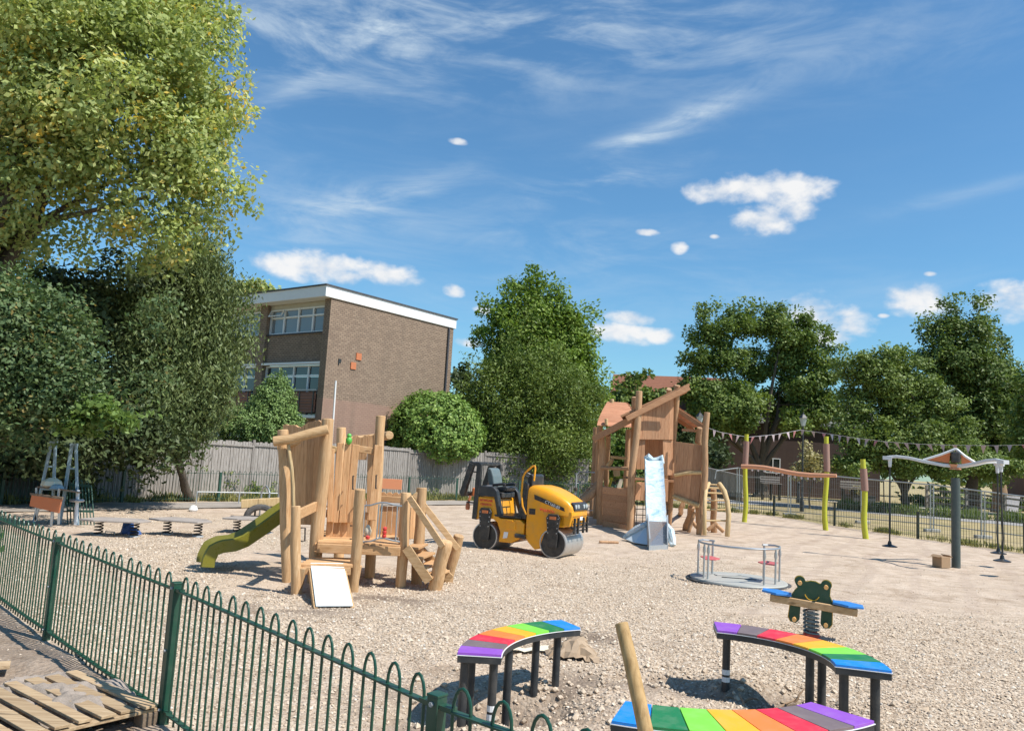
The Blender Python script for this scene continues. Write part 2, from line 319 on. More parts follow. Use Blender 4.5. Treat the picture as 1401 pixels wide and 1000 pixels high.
# ground materials
def stone_mat():
    m, N, L, p = newmat('stones')
    at = N.new('ShaderNodeAttribute'); at.attribute_name = 'tone'; at.attribute_type = 'GEOMETRY'
    c = ramp(N, L, at.outputs['Fac'], [(0., (.29, .21, .145)), (.3, (.48, .37, .265)), (.6, (.61, .49, .365)), (.85, (.70, .585, .46)), (1., (.76, .69, .59))])
    n = tex(N, L, coords(N, L), 60, 3)
    L.new(mix(N, L, mth(N, L, 'MULTIPLY', n, .4), c, (.30, .24, .18)), p.inputs['Base Color']); p.inputs['Roughness'].default_value = .95; p.inputs['Specular IOR Level'].default_value = .2
stone_mat()
def ground_mat():
    m, N, L, p = newmat('ground')
    v = coords(N, L)
    at = N.new('ShaderNodeAttribute'); at.attribute_name = 'gravel'; at.attribute_type = 'GEOMETRY'
    ao = N.new('ShaderNodeAttribute'); ao.attribute_name = 'soil'; ao.attribute_type = 'GEOMETRY'
    al = N.new('ShaderNodeAttribute'); al.attribute_name = 'lawn'; al.attribute_type = 'GEOMETRY'
    # gravel: two sizes of crushed stone
    vo = N.new('ShaderNodeTexVoronoi'); L.new(v, vo.inputs[0]); vo.inputs['Scale'].default_value = 24; vo.inputs['Randomness'].default_value = 1
    vo2 = N.new('ShaderNodeTexVoronoi'); L.new(v, vo2.inputs[0]); vo2.inputs['Scale'].default_value = 55
    sp = N.new('ShaderNodeSeparateColor'); L.new(vo.outputs['Color'], sp.inputs[0])
    sp2 = N.new('ShaderNodeSeparateColor'); L.new(vo2.outputs['Color'], sp2.inputs[0])
    stc = [(0., (.31, .225, .155)), (.35, (.48, .375, .27)), (.7, (.61, .49, .37)), (1., (.70, .605, .49))]
    g1 = ramp(N, L, sp.outputs[0], stc); g2 = ramp(N, L, sp2.outputs[1], stc)
    gap = ramp(N, L, vo.outputs['Distance'], [(.5, (1, 1, 1)), (.9, (.55, .47, .41))])
    g1 = mix(N, L, 1., g1, gap, 'MULTIPLY')
    big = tex(N, L, v, .55, 5, .6); mid = tex(N, L, v, 2.3, 6, .65); fine = tex(N, L, v, 30, 5, .7)
    pick = ramp(N, L, mth(N, L, 'ADD', mid, mth(N, L, 'MULTIPLY', fine, .3)), [(.52, (0, 0, 0)), (.72, (1, 1, 1))])
    gc = mix(N, L, pick, g1, g2)
    # compacted sandy fines
    sand = ramp(N, L, mid, [(.3, (.43, .325, .235)), (.5, (.56, .44, .335)), (.7, (.64, .52, .41))])
    sand = mix(N, L, mth(N, L, 'MULTIPLY', ramp(N, L, fine, [(.5, (0, 0, 0)), (.75, (1, 1, 1))]), .4), sand, g2)
    sand = mix(N, L, mth(N, L, 'MULTIPLY', ramp(N, L, big, [(.45, (0, 0, 0)), (.7, (1, 1, 1))]), .35), sand, (.36, .275, .20))
    c = mix(N, L, at.outputs['Fac'], sand, gc)
    # wheel marks: long soft bands
    wv = N.new('ShaderNodeTexWave'); mpw = N.new('ShaderNodeMapping'); L.new(v, mpw.inputs[0]); mpw.inputs['Rotation'].default_value = (0, 0, .5); L.new(mpw.outputs[0], wv.inputs[0])
    wv.inputs['Scale'].default_value = .33; wv.inputs['Distortion'].default_value = 5; wv.inputs['Detail'].default_value = 2; wv.inputs['Detail Scale'].default_value = .5
    tr = ramp(N, L, wv.outputs[0], [(.80, (0, 0, 0)), (.93, (1, 1, 1))])
    c = mix(N, L, mth(N, L, 'MULTIPLY', mth(N, L, 'MULTIPLY', tr, mth(N, L, 'SUBTRACT', 1.1, at.outputs['Fac'])), .35), c, (.42, .32, .25))
    mr_ = N.new('ShaderNodeMapping'); L.new(v, mr_.inputs[0]); mr_.inputs['Rotation'].default_value = (0, 0, -.62); mr_.inputs['Scale'].default_value = (.35, 4.2, 1)
    rut = tex(N, L, mr_.outputs[0], 1.7, 6, .62, .35)
    rutm = ramp(N, L, rut, [(.52, (0, 0, 0)), (.66, (1, 1, 1))])
    c = mix(N, L, mth(N, L, 'MULTIPLY', mth(N, L, 'MULTIPLY', rutm, mth(N, L, 'SUBTRACT', 1.15, at.outputs['Fac'])), .62), c, (.36, .265, .19))
    earth = ramp(N, L, tex(N, L, v, .9, 7, .66, .6), [(.56, (0, 0, 0)), (.68, (1, 1, 1))])
    c = mix(N, L, mth(N, L, 'MULTIPLY', earth, .72), c, (.30, .21, .14))
    soil = ramp(N, L, mth(N, L, 'ADD', mth(N, L, 'MULTIPLY', mid, .6), mth(N, L, 'MULTIPLY', fine, .4)), [(.35, (.17, .125, .09)), (.55, (.27, .205, .155)), (.7, (.36, .285, .225))])
    c = mix(N, L, ao.outputs['Fac'], c, soil)
    lw = ramp(N, L, mth(N, L, 'ADD', mth(N, L, 'MULTIPLY', big, .55), mth(N, L, 'MULTIPLY', mid, .45)), [(.36, (.20, .20, .075)), (.44, (.37, .30, .15)), (.54, (.50, .39, .22)), (.7, (.56, .45, .28))])
    lw = mix(N, L, mth(N, L, 'MULTIPLY', fine, .5), lw, (.24, .2, .09))
    c = mix(N, L, al.outputs['Fac'], c, lw)
    L.new(c, p.inputs['Base Color']); p.inputs['Roughness'].default_value = .97; p.inputs['Specular IOR Level'].default_value = .15
    hgt = mth(N, L, 'SUBTRACT', 1., vo.outputs['Distance'])
    hh = mth(N, L, 'ADD', mth(N, L, 'MULTIPLY', hgt, mth(N, L, 'ADD', at.outputs['Fac'], .12)), mth(N, L, 'MULTIPLY', fine, .6))
    b1 = bump(N, L, hh, .9, .02, p)
    bump(N, L, mth(N, L, 'ADD', mid, mth(N, L, 'MULTIPLY', rut, .8)), .7, .06, p, b1)
ground_mat()
def flatmat(name, stops, s1=3, s2=40, bmp=.4):
    m, N, L, p = newmat(name); v = coords(N, L)
    n = tex(N, L, v, s1, 6, .65); f = tex(N, L, v, s2, 4, .7)
    L.new(ramp(N, L, mth(N, L, 'ADD', mth(N, L, 'MULTIPLY', n, .55), mth(N, L, 'MULTIPLY', f, .45)), stops), p.inputs['Base Color'])
    p.inputs['Roughness'].default_value = .95; p.inputs['Specular IOR Level'].default_value = .2; bump(N, L, f, bmp, .01, p)
flatmat('asphalt_dusty', [(.35, (.27, .235, .20)), (.55, (.37, .325, .28)), (.7, (.45, .39, .33))], 1.5)
flatmat('path_far', [(.35, (.26, .25, .24)), (.6, (.38, .36, .34))], .8)
flatmat('path_sandy', [(.35, (.38, .33, .26)), (.6, (.52, .46, .37))], .8)
flatmat('spring_deck', [(.35, (.27, .23, .20)), (.6, (.42, .37, .33))], 3)
def wrapmat():
    m, N, L, p = newmat('plastic_wrap'); v = coords(N, L)
    n = tex(N, L, v, 3.2, 5, .6, 1.5); n2 = tex(N, L, v, 14, 5, .65, 1)
    c = ramp(N, L, n, [(.36, (.30, .47, .58)), (.46, (.50, .62, .68)), (.58, (.62, .68, .70)), (.70, (.60, .56, .49))])
    c = mix(N, L, mth(N, L, 'MULTIPLY', ramp(N, L, n2, [(.58, (0, 0, 0)), (.70, (1, 1, 1))]), .35), c, (.14, .33, .52))
    L.new(c, p.inputs['Base Color']); p.inputs['Roughness'].default_value = .5; bump(N, L, n2, .6, .03, p)
wrapmat()

# ------------------------------------------------------------------ mesh helpers
OFF = {}
def V3(p): return Vector(p)
class MB:
    def __init__(s): s.v = []; s.f = []
    def add(s, vs, fs):
        o = len(s.v); s.v += [tuple(x) for x in vs]; s.f += [tuple(o + i for i in q) for q in fs]; return s
    def box(s, c, size, R=None):
        c = V3(c); hx, hy, hz = size[0] / 2, size[1] / 2, size[2] / 2
        vs = [Vector((x, y, z)) for x in (-hx, hx) for y in (-hy, hy) for z in (-hz, hz)]
        if R is not None: vs = [R @ q for q in vs]
        return s.add([c + q for q in vs], [(0, 1, 3, 2), (4, 6, 7, 5), (0, 4, 5, 1), (2, 3, 7, 6), (0, 2, 6, 4), (1, 5, 7, 3)])
    def beam(s, p, q, w, h, side=None):
        p, q = V3(p), V3(q); d = (q - p).normalized()
        if side is None:
            side = d.cross(Vector((0, 0, 1)))
            if side.length < .05: side = Vector((1, 0, 0))
        side = V3(side); side = (side - d * side.dot(d)).normalized(); n = side.cross(d).normalized()
        a = side * w / 2; b = n * h / 2
        vs = [p - a - b, p + a - b, p + a + b, p - a + b, q - a - b, q + a - b, q + a + b, q - a + b]
        return s.add(vs, [(0, 3, 2, 1), (4, 5, 6, 7), (0, 1, 5, 4), (1, 2, 6, 5), (2, 3, 7, 6), (3, 0, 4, 7)])
    def tube(s, pts, r, n=10, cap=True, closed=False):
        pts = [V3(p) for p in pts]; k = len(pts)
        rs = list(r) if isinstance(r, (list, tuple)) else [r] * k
        d0 = (pts[1] - pts[0]).normalized()
        ref = Vector((1, 0, 0)) if abs(d0.x) < .9 else Vector((0, 1, 0))
        a = (ref - d0 * ref.dot(d0)).normalized(); rings = []
        o = len(s.v)
        for i in range(k):
            if closed: t = pts[(i + 1) % k] - pts[i - 1]
            else: t = pts[min(i + 1, k - 1)] - pts[max(i - 1, 0)]
            t = t.normalized(); a = (a - t * a.dot(t)).normalized(); b = t.cross(a)
            for j in range(n):
                th = 2 * PI * j / n; s.v.append(tuple(pts[i] + (a * math.cos(th) + b * math.sin(th)) * rs[i]))
        for i in range(k if closed else k - 1):
            i2 = (i + 1) % k
            for j in range(n):
                j2 = (j + 1) % n; s.f.append((o + i * n + j, o + i * n + j2, o + i2 * n + j2, o + i2 * n + j))
        if cap and not closed:
            s.f.append(tuple(o + j for j in reversed(range(n)))); s.f.append(tuple(o + (k - 1) * n + j for j in range(n)))
        return s
    def prism(s, loop, vec):
        loop = [V3(p) for p in loop]; vec = V3(vec); n = len(loop)
        vs = loop + [p + vec for p in loop]
        fs = [tuple(reversed(range(n))), tuple(range(n, 2 * n))] + [(i, (i + 1) % n, n + (i + 1) % n, n + i) for i in range(n)]
        return s.add(vs, fs)
    def lathe(s, c, prof, n=20, axis='z'):
        c = V3(c); o = len(s.v); k = len(prof)
        for r, z in prof:
            for j in range(n):
                th = 2 * PI * j / n; x, y = r * math.cos(th), r * math.sin(th)
                s.v.append(tuple(c + Vector((x, y, z)) if axis == 'z' else c + (Vector((x, z, y)) if axis == 'y' else Vector((z, x, y)))))
        for i in range(k - 1):
            for j in range(n):
                j2 = (j + 1) % n; s.f.append((o + i * n + j, o + i * n + j2, o + (i + 1) * n + j2, o + (i + 1) * n + j))
        s.f.append(tuple(o + j for j in reversed(range(n)))); s.f.append(tuple(o + (k - 1) * n + j for j in range(n)))
        return s
    def build(s, name, mat, parent=None, bevel=0, smooth=False, label=None, kind=None):
        off = OFF.get(parent.name, Vector((0, 0, 0))) if parent else Vector((0, 0, 0))
        me = bpy.data.meshes.new(name)
        me.from_pydata([tuple(Vector(p) - off) for p in s.v], [], s.f)
        import bmesh
        bm = bmesh.new(); bm.from_mesh(me); bmesh.ops.recalc_face_normals(bm, faces=bm.faces)
        bm.to_mesh(me); bm.free()
        me.materials.append(MATS[mat])
        if smooth:
            me.polygons.foreach_set('use_smooth', [True] * len(me.polygons)); me.set_sharp_from_angle(angle=math.radians(40))
        o = bpy.data.objects.new(name, me); col.objects.link(o)
        if parent: o.parent = parent; OFF[o.name] = off
        if bevel:
            b = o.modifiers.new('edge', 'BEVEL'); b.width = bevel; b.segments = 2; b.limit_method = 'ANGLE'
        if label: o['label'] = label
        if kind: o['kind'] = kind
        return o
def thing(name, label, cat, loc=(0, 0, 0), group=None):
    o = bpy.data.objects.new(name, None); o.empty_display_size = .2; col.objects.link(o); o.location = loc
    OFF[o.name] = Vector(loc); o['label'] = label; o['category'] = cat
    if group: o['group'] = group
    return o
def tag(o, label, cat, group=None):
    o['label'] = label; o['category'] = cat
    if group: o['group'] = group
    return o
def struct(o): o['kind'] = 'structure'; return o
def copy_tree(o, loc, rz=0., label=None):
    c = o.copy(); col.objects.link(c); c.location = loc; c.rotation_euler = (0, 0, rz)
    if label: c['label'] = label
    for ch in list(o.children):
        d = ch.copy(); col.objects.link(d); d.parent = c
        for g in list(ch.children):
            e = g.copy(); col.objects.link(e); e.parent = d
    return c
def rot(z): return Matrix.Rotation(z, 3, 'Z')
def log(pts, r, parent, name, mat, n=12, wob=.006, seed=0, taper=0., label=None, segs=9):
    """a peeled log through 2+ points: slightly crooked, slightly uneven, with a softened end"""
    rg = random.Random(seed * 31 + 5)
    pts = [V3(p) for p in pts]
    if len(pts) == 2: pts = [pts[0].lerp(pts[1], i / (segs - 1)) for i in range(segs)]
    k = len(pts); out = []; rr = []
    px_, py_ = rg.random() * 6, rg.random() * 6
    for i, p in enumerate(pts):
        t = i / (k - 1); w = math.sin(t * PI)
        out.append(p + Vector((math.sin(px_ + t * 7), math.sin(py_ + t * 5.3), 0)) * wob * 1.6 * w)
        rr.append(r * (1 - taper * t) * (1 + rg.uniform(-.045, .045)))
    d0 = (out[1] - out[0]).normalized(); d1 = (out[-1] - out[-2]).normalized()
    out = [out[0], out[0] + d0 * r * .12] + out[1:-1] + [out[-1] - d1 * r * .12, out[-1]]
    rr = [rr[0] * .9, rr[0]] + rr[1:-1] + [rr[-1], rr[-1] * .88]
    return MB().tube(out, rr, n).build(name, mat, parent, smooth=True, label=label)
def planks(parent, A, B, C_, D_, n, th, mat, gap=.012, jit=.02, name='plank', seed=1, out=None, bevel=.005, wave=None):
    """boards between bottom line A-B and top line C-D (A under C)"""
    A, B, C_, D_ = map(V3, (A, B, C_, D_)); rg = random.Random(seed)
    nor = (B - A).cross(C_ - A).normalized()
    if out is not None and nor.dot(V3(out)) < 0: nor = -nor
    wl = (B - A).length; cuts = [0.]
    for i in range(n): cuts.append(cuts[-1] + rg.uniform(.85, 1.15))
    cuts = [c / cuts[-1] for c in cuts]; g = gap / wl / 2
    for i in range(n):
        a, b = cuts[i] + g, cuts[i + 1] - g
        j0, j1 = rg.uniform(-jit, jit), rg.uniform(-jit, jit); zz = Vector((0, 0, 1)); yo = nor * rg.uniform(-.004, .004)
        w0 = wave(a) if wave else 0; w1 = wave(b) if wave else 0; wm = wave((a + b) / 2) if wave else (w0 + w1) / 2
        P = [A.lerp(B, a) + zz * j1 * .4 + yo, A.lerp(B, b) + zz * j1 * .4 + yo, C_.lerp(D_, b) + zz * (j0 + w1) + yo,
             C_.lerp(D_, (a + b) / 2) + zz * (j0 + wm) + yo, C_.lerp(D_, a) + zz * (j0 + w0) + yo]
        MB().prism(P, nor * th).build(name, mat, parent, bevel=bevel)

# ------------------------------------------------------------------ noise in numpy
def _h(ix, iy, s):
    n = (ix.astype(np.int64) * 374761393 + iy.astype(np.int64) * 668265263 + s * 1442695041) & 0x7fffffff
    n = ((n ^ (n >> 13)) * 1274126177) & 0x7fffffff
    return ((n ^ (n >> 16)) & 0xffff) / 65535.
def vn(x, y, s=0):
    x = np.asarray(x, float); y = np.asarray(y, float)
    ix, iy = np.floor(x), np.floor(y); fx, fy = x - ix, y - iy; fx = fx * fx * (3 - 2 * fx); fy = fy * fy * (3 - 2 * fy)
    a, b, c, d = _h(ix, iy, s), _h(ix + 1, iy, s), _h(ix, iy + 1, s), _h(ix + 1, iy + 1, s)
    return (a * (1 - fx) + b * fx) * (1 - fy) + (c * (1 - fx) + d * fx) * fy
def fbm(x, y, s=0, o=4):
    t = 0; a = .5
    for i in range(o): t = t + a * vn(x * 2 ** i, y * 2 ** i, s + i); a *= .5
    return t / (1 - .5 ** o)
def sst(a, b, x):
    t = np.clip((x - a) / (b - a), 0, 1); return t * t * (3 - 2 * t)
# the near fence line (plan view)
FL = [(-10.0, 13.65), (-8.05, 11.75), (-6.20, 9.82), (-4.31, 7.85), (-2.30, 5.80), (-.24, 3.56), (1.95, 1.82)]
def fside(x, y):
    """signed distance from the near fence line, + on the playground side"""
    x = np.asarray(x, float); y = np.asarray(y, float); best = None
    for (ax, ay), (bx, by) in zip(FL[:-1], FL[1:]):
        dx, dy = bx - ax, by - ay; l = math.hypot(dx, dy)
        t = np.clip(((x - ax) * dx + (y - ay) * dy) / l / l, 0, 1)
        qx, qy = x - ax - t * dx, y - ay - t * dy; d = np.hypot(qx, qy); s = np.where(dx * (y - ay) - dy * (x - ax) > 0, d, -d)
        best = s if best is None else np.where(np.abs(s) < np.abs(best), s, best)
    return best
PATCH = [(.5, 7.3, 1.0, .5), (1.7, 7.5, .7, .35), (-.6, 6.6, .6, .4), (-2.5, 9.9, .9, .35), (1.0, 9.3, .9, .3), (2.6, 7.3, .6, .3), (-1.6, 10.9, 1.2, .4)]
HOLES = [(.22, 6.80, .52, .36, .30), (-.18, 6.62, .45, .28, .20), (.75, 7.6, .3, .25, .06), (1.62, 7.72, .40, .16, .15), (1.9, 7.45, .22, .18, .12), (2.62, 7.25, .45, .3, .10), (-.55, 6.1, .3, .3, .08)]
RIMS = [(-.35, 7.0, .35, .2, .07), (.95, 6.6, .4, .3, .07), (2.35, 7.75, .5, .25, .05), (1.3, 7.3, .35, .3, .04), (-3.9, 6.9, .7, .5, .08), (-3.2, 6.35, .35, .3, .07)]
def height(x, y):
    x = np.asarray(x, float); y = np.asarray(y, float)
    near = 1 - sst(22, 40, np.hypot(x, y))
    z = (fbm(x * .45, y * .45, 3) - .5) * .07 * near + (fbm(x * 2.1, y * 2.1, 9) - .5) * .045 * near + (fbm(x * 7, y * 7, 19, 3) - .5) * .02 * near
    for hx, hy, ax, ay, d in HOLES: z = z - d * np.exp(-(((x - hx) / ax) ** 2 + ((y - hy) / ay) ** 2) ** 1.3) * (1 + .5 * (fbm(x * 5, y * 5, 33) - .5))
    for hx, hy, ax, ay, d in RIMS: z = z + d * np.exp(-(((x - hx) / ax) ** 2 + ((y - hy) / ay) ** 2)) * (1 + .6 * (fbm(x * 6, y * 6, 41) - .5))
    return z
def hz(x, y): return float(height(np.array([x]), np.array([y]))[0])
BF = [(-34., 2.0), (-20., 12.5), (-13.04, 20.83), (-9.26, 25.98), (-2.06, 34.2), (3.34, 36.6), (7.0, 38.6), (12.1, 36.9), (13.0, 32.2), (14.25, 27.5), (15.65, 24.0), (18.5, 16.5), (20, 5)]
def infield(x, y):
    """playground inside the far fences: 1, park outside: 0"""
    ang = np.arctan2(x, y); r = np.hypot(x, y)
    a = np.array([math.atan2(p[0], p[1]) for p in BF]); rr = np.array([math.hypot(*p) for p in BF])
    o = np.argsort(a); lim = np.interp(ang, a[o], rr[o]); return lim - r
def gravel_amt(x, y):
    n = fbm(x * .35, y * .35, 55); g = sst(.36, .60, n + .10)
    far_right = sst(3.2, 6.5, x + (fbm(x * .5, y * .5, 61) - .5) * 3) * sst(10.5, 14, y + (n - .5) * 4)
    mid_bare = np.exp(-(((x - .8) / 3.4) ** 2 + ((y - 19.5) / 3.6) ** 2))
    g = g * (1 - .85 * far_right) * (1 - .8 * mid_bare) * (1 - .55 * sst(15, 24, y))
    return np.clip(np.maximum(g, (1 - sst(8., 11, y)) * .62), 0, 1)
def soil_amt(x, y):
    s = 0 * np.asarray(x, float)
    for hx, hy, ax, ay, d in HOLES: s = np.maximum(s, .9 * np.exp(-(((x - hx) / (ax * 1.15)) ** 2 + ((y - hy) / (ay * 1.15)) ** 2) ** 1.5))
    for hx, hy, ax, ay in PATCH: s = np.maximum(s, .8 * np.exp(-((x - hx) / ax) ** 2 - ((y - hy) / ay) ** 2) * sst(.35, .6, fbm(np.asarray(x) * 3, np.asarray(y) * 3, 91)) * 1.3)
    s = np.clip(s, 0, .95)
    s = np.maximum(s, sst(.05, -.15, fside(x, y)) * .75 * (1 - sst(14, 20, y)))
    return s

# ------------------------------------------------------------------ ground
def add_attr(me, name, vals, domain='POINT'):
    a = me.attributes.new(name, 'FLOAT', domain); a.data.foreach_set('value', np.asarray(vals, np.float32))
def np_mesh(name, co, faces, mat, tone=None):
    """faces: (n,k) int array"""
    me = bpy.data.meshes.new(name); n, k = faces.shape
    me.vertices.add(len(co)); me.vertices.foreach_set('co', np.asarray(co, np.float32).ravel())
    me.loops.add(n * k); me.loops.foreach_set('vertex_index', faces.astype(np.int32).ravel())
    me.polygons.add(n); me.polygons.foreach_set('loop_start', np.arange(0, n * k, k, dtype=np.int32)); me.polygons.foreach_set('loop_total', np.full(n, k, np.int32))
    me.update(calc_edges=True)
    if tone is not None: add_attr(me, 'tone', tone, 'FACE')
    me.materials.append(MATS[mat]); o = bpy.data.objects.new(name, me); col.objects.link(o); return o
def make_ground():
    dense = np.radians(np.linspace(-42, 42, 300)); side = np.radians(np.linspace(42, 318, 70))[1:-1]
    th = np.concatenate([dense, side]); rr = np.concatenate([[.4, 1, 2, 3], np.geomspace(3.4, 70, 270), np.geomspace(75, 1500, 14)])
    T, R_ = np.meshgrid(th, rr); x = R_ * np.sin(T); y = R_ * np.cos(T); z = height(x, y)
    nr, nt = x.shape; co = np.stack([x, y, z], -1).reshape(-1, 3)
    i = np.arange(nr - 1)[:, None] * nt; j = np.arange(nt)[None, :]; j2 = (j + 1) % nt
    f = np.stack([i + j, i + nt + j, i + nt + j2, i + j2], -1).reshape(-1, 4)[:, ::-1]
    co = np.vstack([co, [[0, 0, 0]]])
    o = np_mesh('ground', co, f, 'ground'); me = o.data
    me.polygons.foreach_set('use_smooth', np.ones(len(me.polygons), bool))
    X, Y = co[:, 0], co[:, 1]
    add_attr(me, 'gravel', gravel_amt(X, Y)); add_attr(me, 'soil', soil_amt(X, Y))
    inf = infield(X, Y)
    add_attr(me, 'lawn', sst(.15, -.3, inf + (fbm(X * 1.5, Y * 1.5, 77) - .5) * .5))
    struct(o); return o
make_ground()
def strip(name, pts, mat, z=.012):
    """a thin sheet over the ground: left and right edge points"""
    mb = MB(); L_, R_ = pts
    n = len(L_)
    for i in range(n - 1):
        for k in range(6):
            a, b = k / 6, (k + 1) / 6
            l0, l1 = V3((*L_[i], 0)).lerp(V3((*L_[i + 1], 0)), a), V3((*L_[i], 0)).lerp(V3((*L_[i + 1], 0)), b)
            r_0, r_1 = V3((*R_[i], 0)).lerp(V3((*R_[i + 1], 0)), a), V3((*R_[i], 0)).lerp(V3((*R_[i + 1], 0)), b)
            mb.add([Vector((q.x, q.y, z)) for q in (l0, r_0, r_1, l1)], [(0, 1, 2, 3)])
    return struct(mb.build(name, mat))
def offs(pts, d):
    o = []
    for i, p in enumerate(pts):
        a = pts[max(0, i - 1)]; b = pts[min(len(pts) - 1, i + 1)]; dx, dy = b[0] - a[0], b[1] - a[1]; l = math.hypot(dx, dy); o.append((p[0] + dy / l * d, p[1] - dx / l * d))
    return o
bl = [(-20., 12.5), (-13.04, 20.83), (-9.26, 25.98), (-2.06, 34.2), (3.34, 36.6)]
strip('asphalt_path', (offs(bl, .5), offs(bl, 2.3)), 'asphalt_dusty', .03)
strip('park_path', ([(8, 46), (16.5, 47), (26, 40), (40, 30)], [(8, 52), (17, 53), (28, 45), (44, 33)]), 'path_far', .012)
strip('park_path', ([(10, 62), (24, 60), (40, 50), (60, 38)], [(10, 64.5), (25, 62.5), (42, 52.5), (62, 40)]), 'path_sandy', .012)

def make_stones():
    rg = np.random.RandomState(5)
    n = 420000
    # denser near the camera; sampled in plan over the playground
    r = 4.2 + (24 - 4.2) * rg.rand(n) ** 1.5; t = np.radians(rg.uniform(-44, 40, n))
    x, y = r * np.sin(t), r * np.cos(t)
    fs = fside(x, y); g = gravel_amt(x, y) * (.45 + .9 * fbm(x * 2.5, y * 2.5, 88)); s = soil_amt(x, y)
    keep = (rg.rand(n) < np.clip(g, .05, 1) * (1 - .85 * s)) & ((fs > .03) | (rg.rand(n) < .10)) & (infield(x, y) > .1)
    x, y = x[keep], y[keep]; r = r[keep]
    # cap
    m = min(len(x), 135000); x, y, r = x[:m], y[:m], r[:m]
    size = (.0068 + .0115 * rg.rand(m) ** 2.2) * (1 + .15 * sst(10, 20, r)) * (.55 + .45 * gravel_amt(x, y)); big = rg.rand(m) < .02; size[big] *= 1.9
    z = height(x, y)
    base = np.array([(1, 0, 0), (-1, 0, 0), (0, 1, 0), (0, -1, 0), (0, 0, 1), (0, 0, -1)], float)
    co = base[None] * (1 + rg.uniform(-.35, .35, (m, 6, 1))) + rg.uniform(-.3, .3, (m, 6, 3))
    co *= rg.uniform(.7, 1.35, (m, 1, 3)) * np.array([1, 1, .85]); co *= size[:, None, None]
    a = rg.uniform(0, 2 * PI, m); b = rg.uniform(-.6, .6, m); ca, sa, cb, sb = np.cos(a), np.sin(a), np.cos(b), np.sin(b)
    X = co[..., 0] * ca[:, None] - co[..., 1] * sa[:, None]; Y = co[..., 0] * sa[:, None] + co[..., 1] * ca[:, None]; Z = co[..., 2]
    X, Z = X * cb[:, None] - Z * sb[:, None], X * sb[:, None] + Z * cb[:, None]
    co = np.stack([X + x[:, None], Y + y[:, None], Z + (z + size * .22)[:, None]], -1).reshape(-1, 3)
    f = np.array([(0, 2, 4), (2, 1, 4), (1, 3, 4), (3, 0, 4)])
    F = (f[None] + (np.arange(m) * 6)[:, None, None]).reshape(-1, 3)
    tone = np.repeat(np.clip(rg.normal(.52, .24, m), 0, 1), 4)
    o = np_mesh('loose_gravel', co, F, 'stones', tone); o['kind'] = 'stuff'; o['label'] = 'loose pale crushed stone lying all over the playground'
make_stones()
def make_rocks():
    rg = random.Random(3); mb = MB()
    for i in range(260):
        if i < 170: cx, cy = rg.gauss(.45, .55), rg.gauss(6.95, .5)
        else: cx, cy = rg.gauss(2.1, .8), rg.gauss(7.6, .35)
        s = rg.uniform(.014, .036); z = hz(cx, cy); o = len(mb.v)
        vs = []
        for d in [(1, 0, 0), (-1, 0, 0), (0, 1, 0), (0, -1, 0), (0, 0, 1), (0, 0, -1), (.6, .6, .5), (-.6, .6, .4), (.6, -.6, .45), (-.6, -.6, .5)]: vs.append(Vector((cx, cy, z + s * .3)) + Vector(d) * s * rg.uniform(.7, 1.2))
        import bmesh
        bm = bmesh.new(); [bm.verts.new(v) for v in vs]; h = bmesh.ops.convex_hull(bm, input=bm.verts); bm.verts.ensure_lookup_table(); bm.verts.index_update()
        mb.add([v.co for v in bm.verts], [tuple(v.index for v in f.verts) for f in bm.faces]); bm.free()
    o = mb.build('rubble', 'stones'); o['kind'] = 'stuff'; o['label'] = 'broken stones and clods round the dug footings of the rainbow benches'
    add_attr(o.data, 'tone', np.random.RandomState(2).uniform(.3, .9, len(o.data.polygons)), 'FACE')
make_rocks()
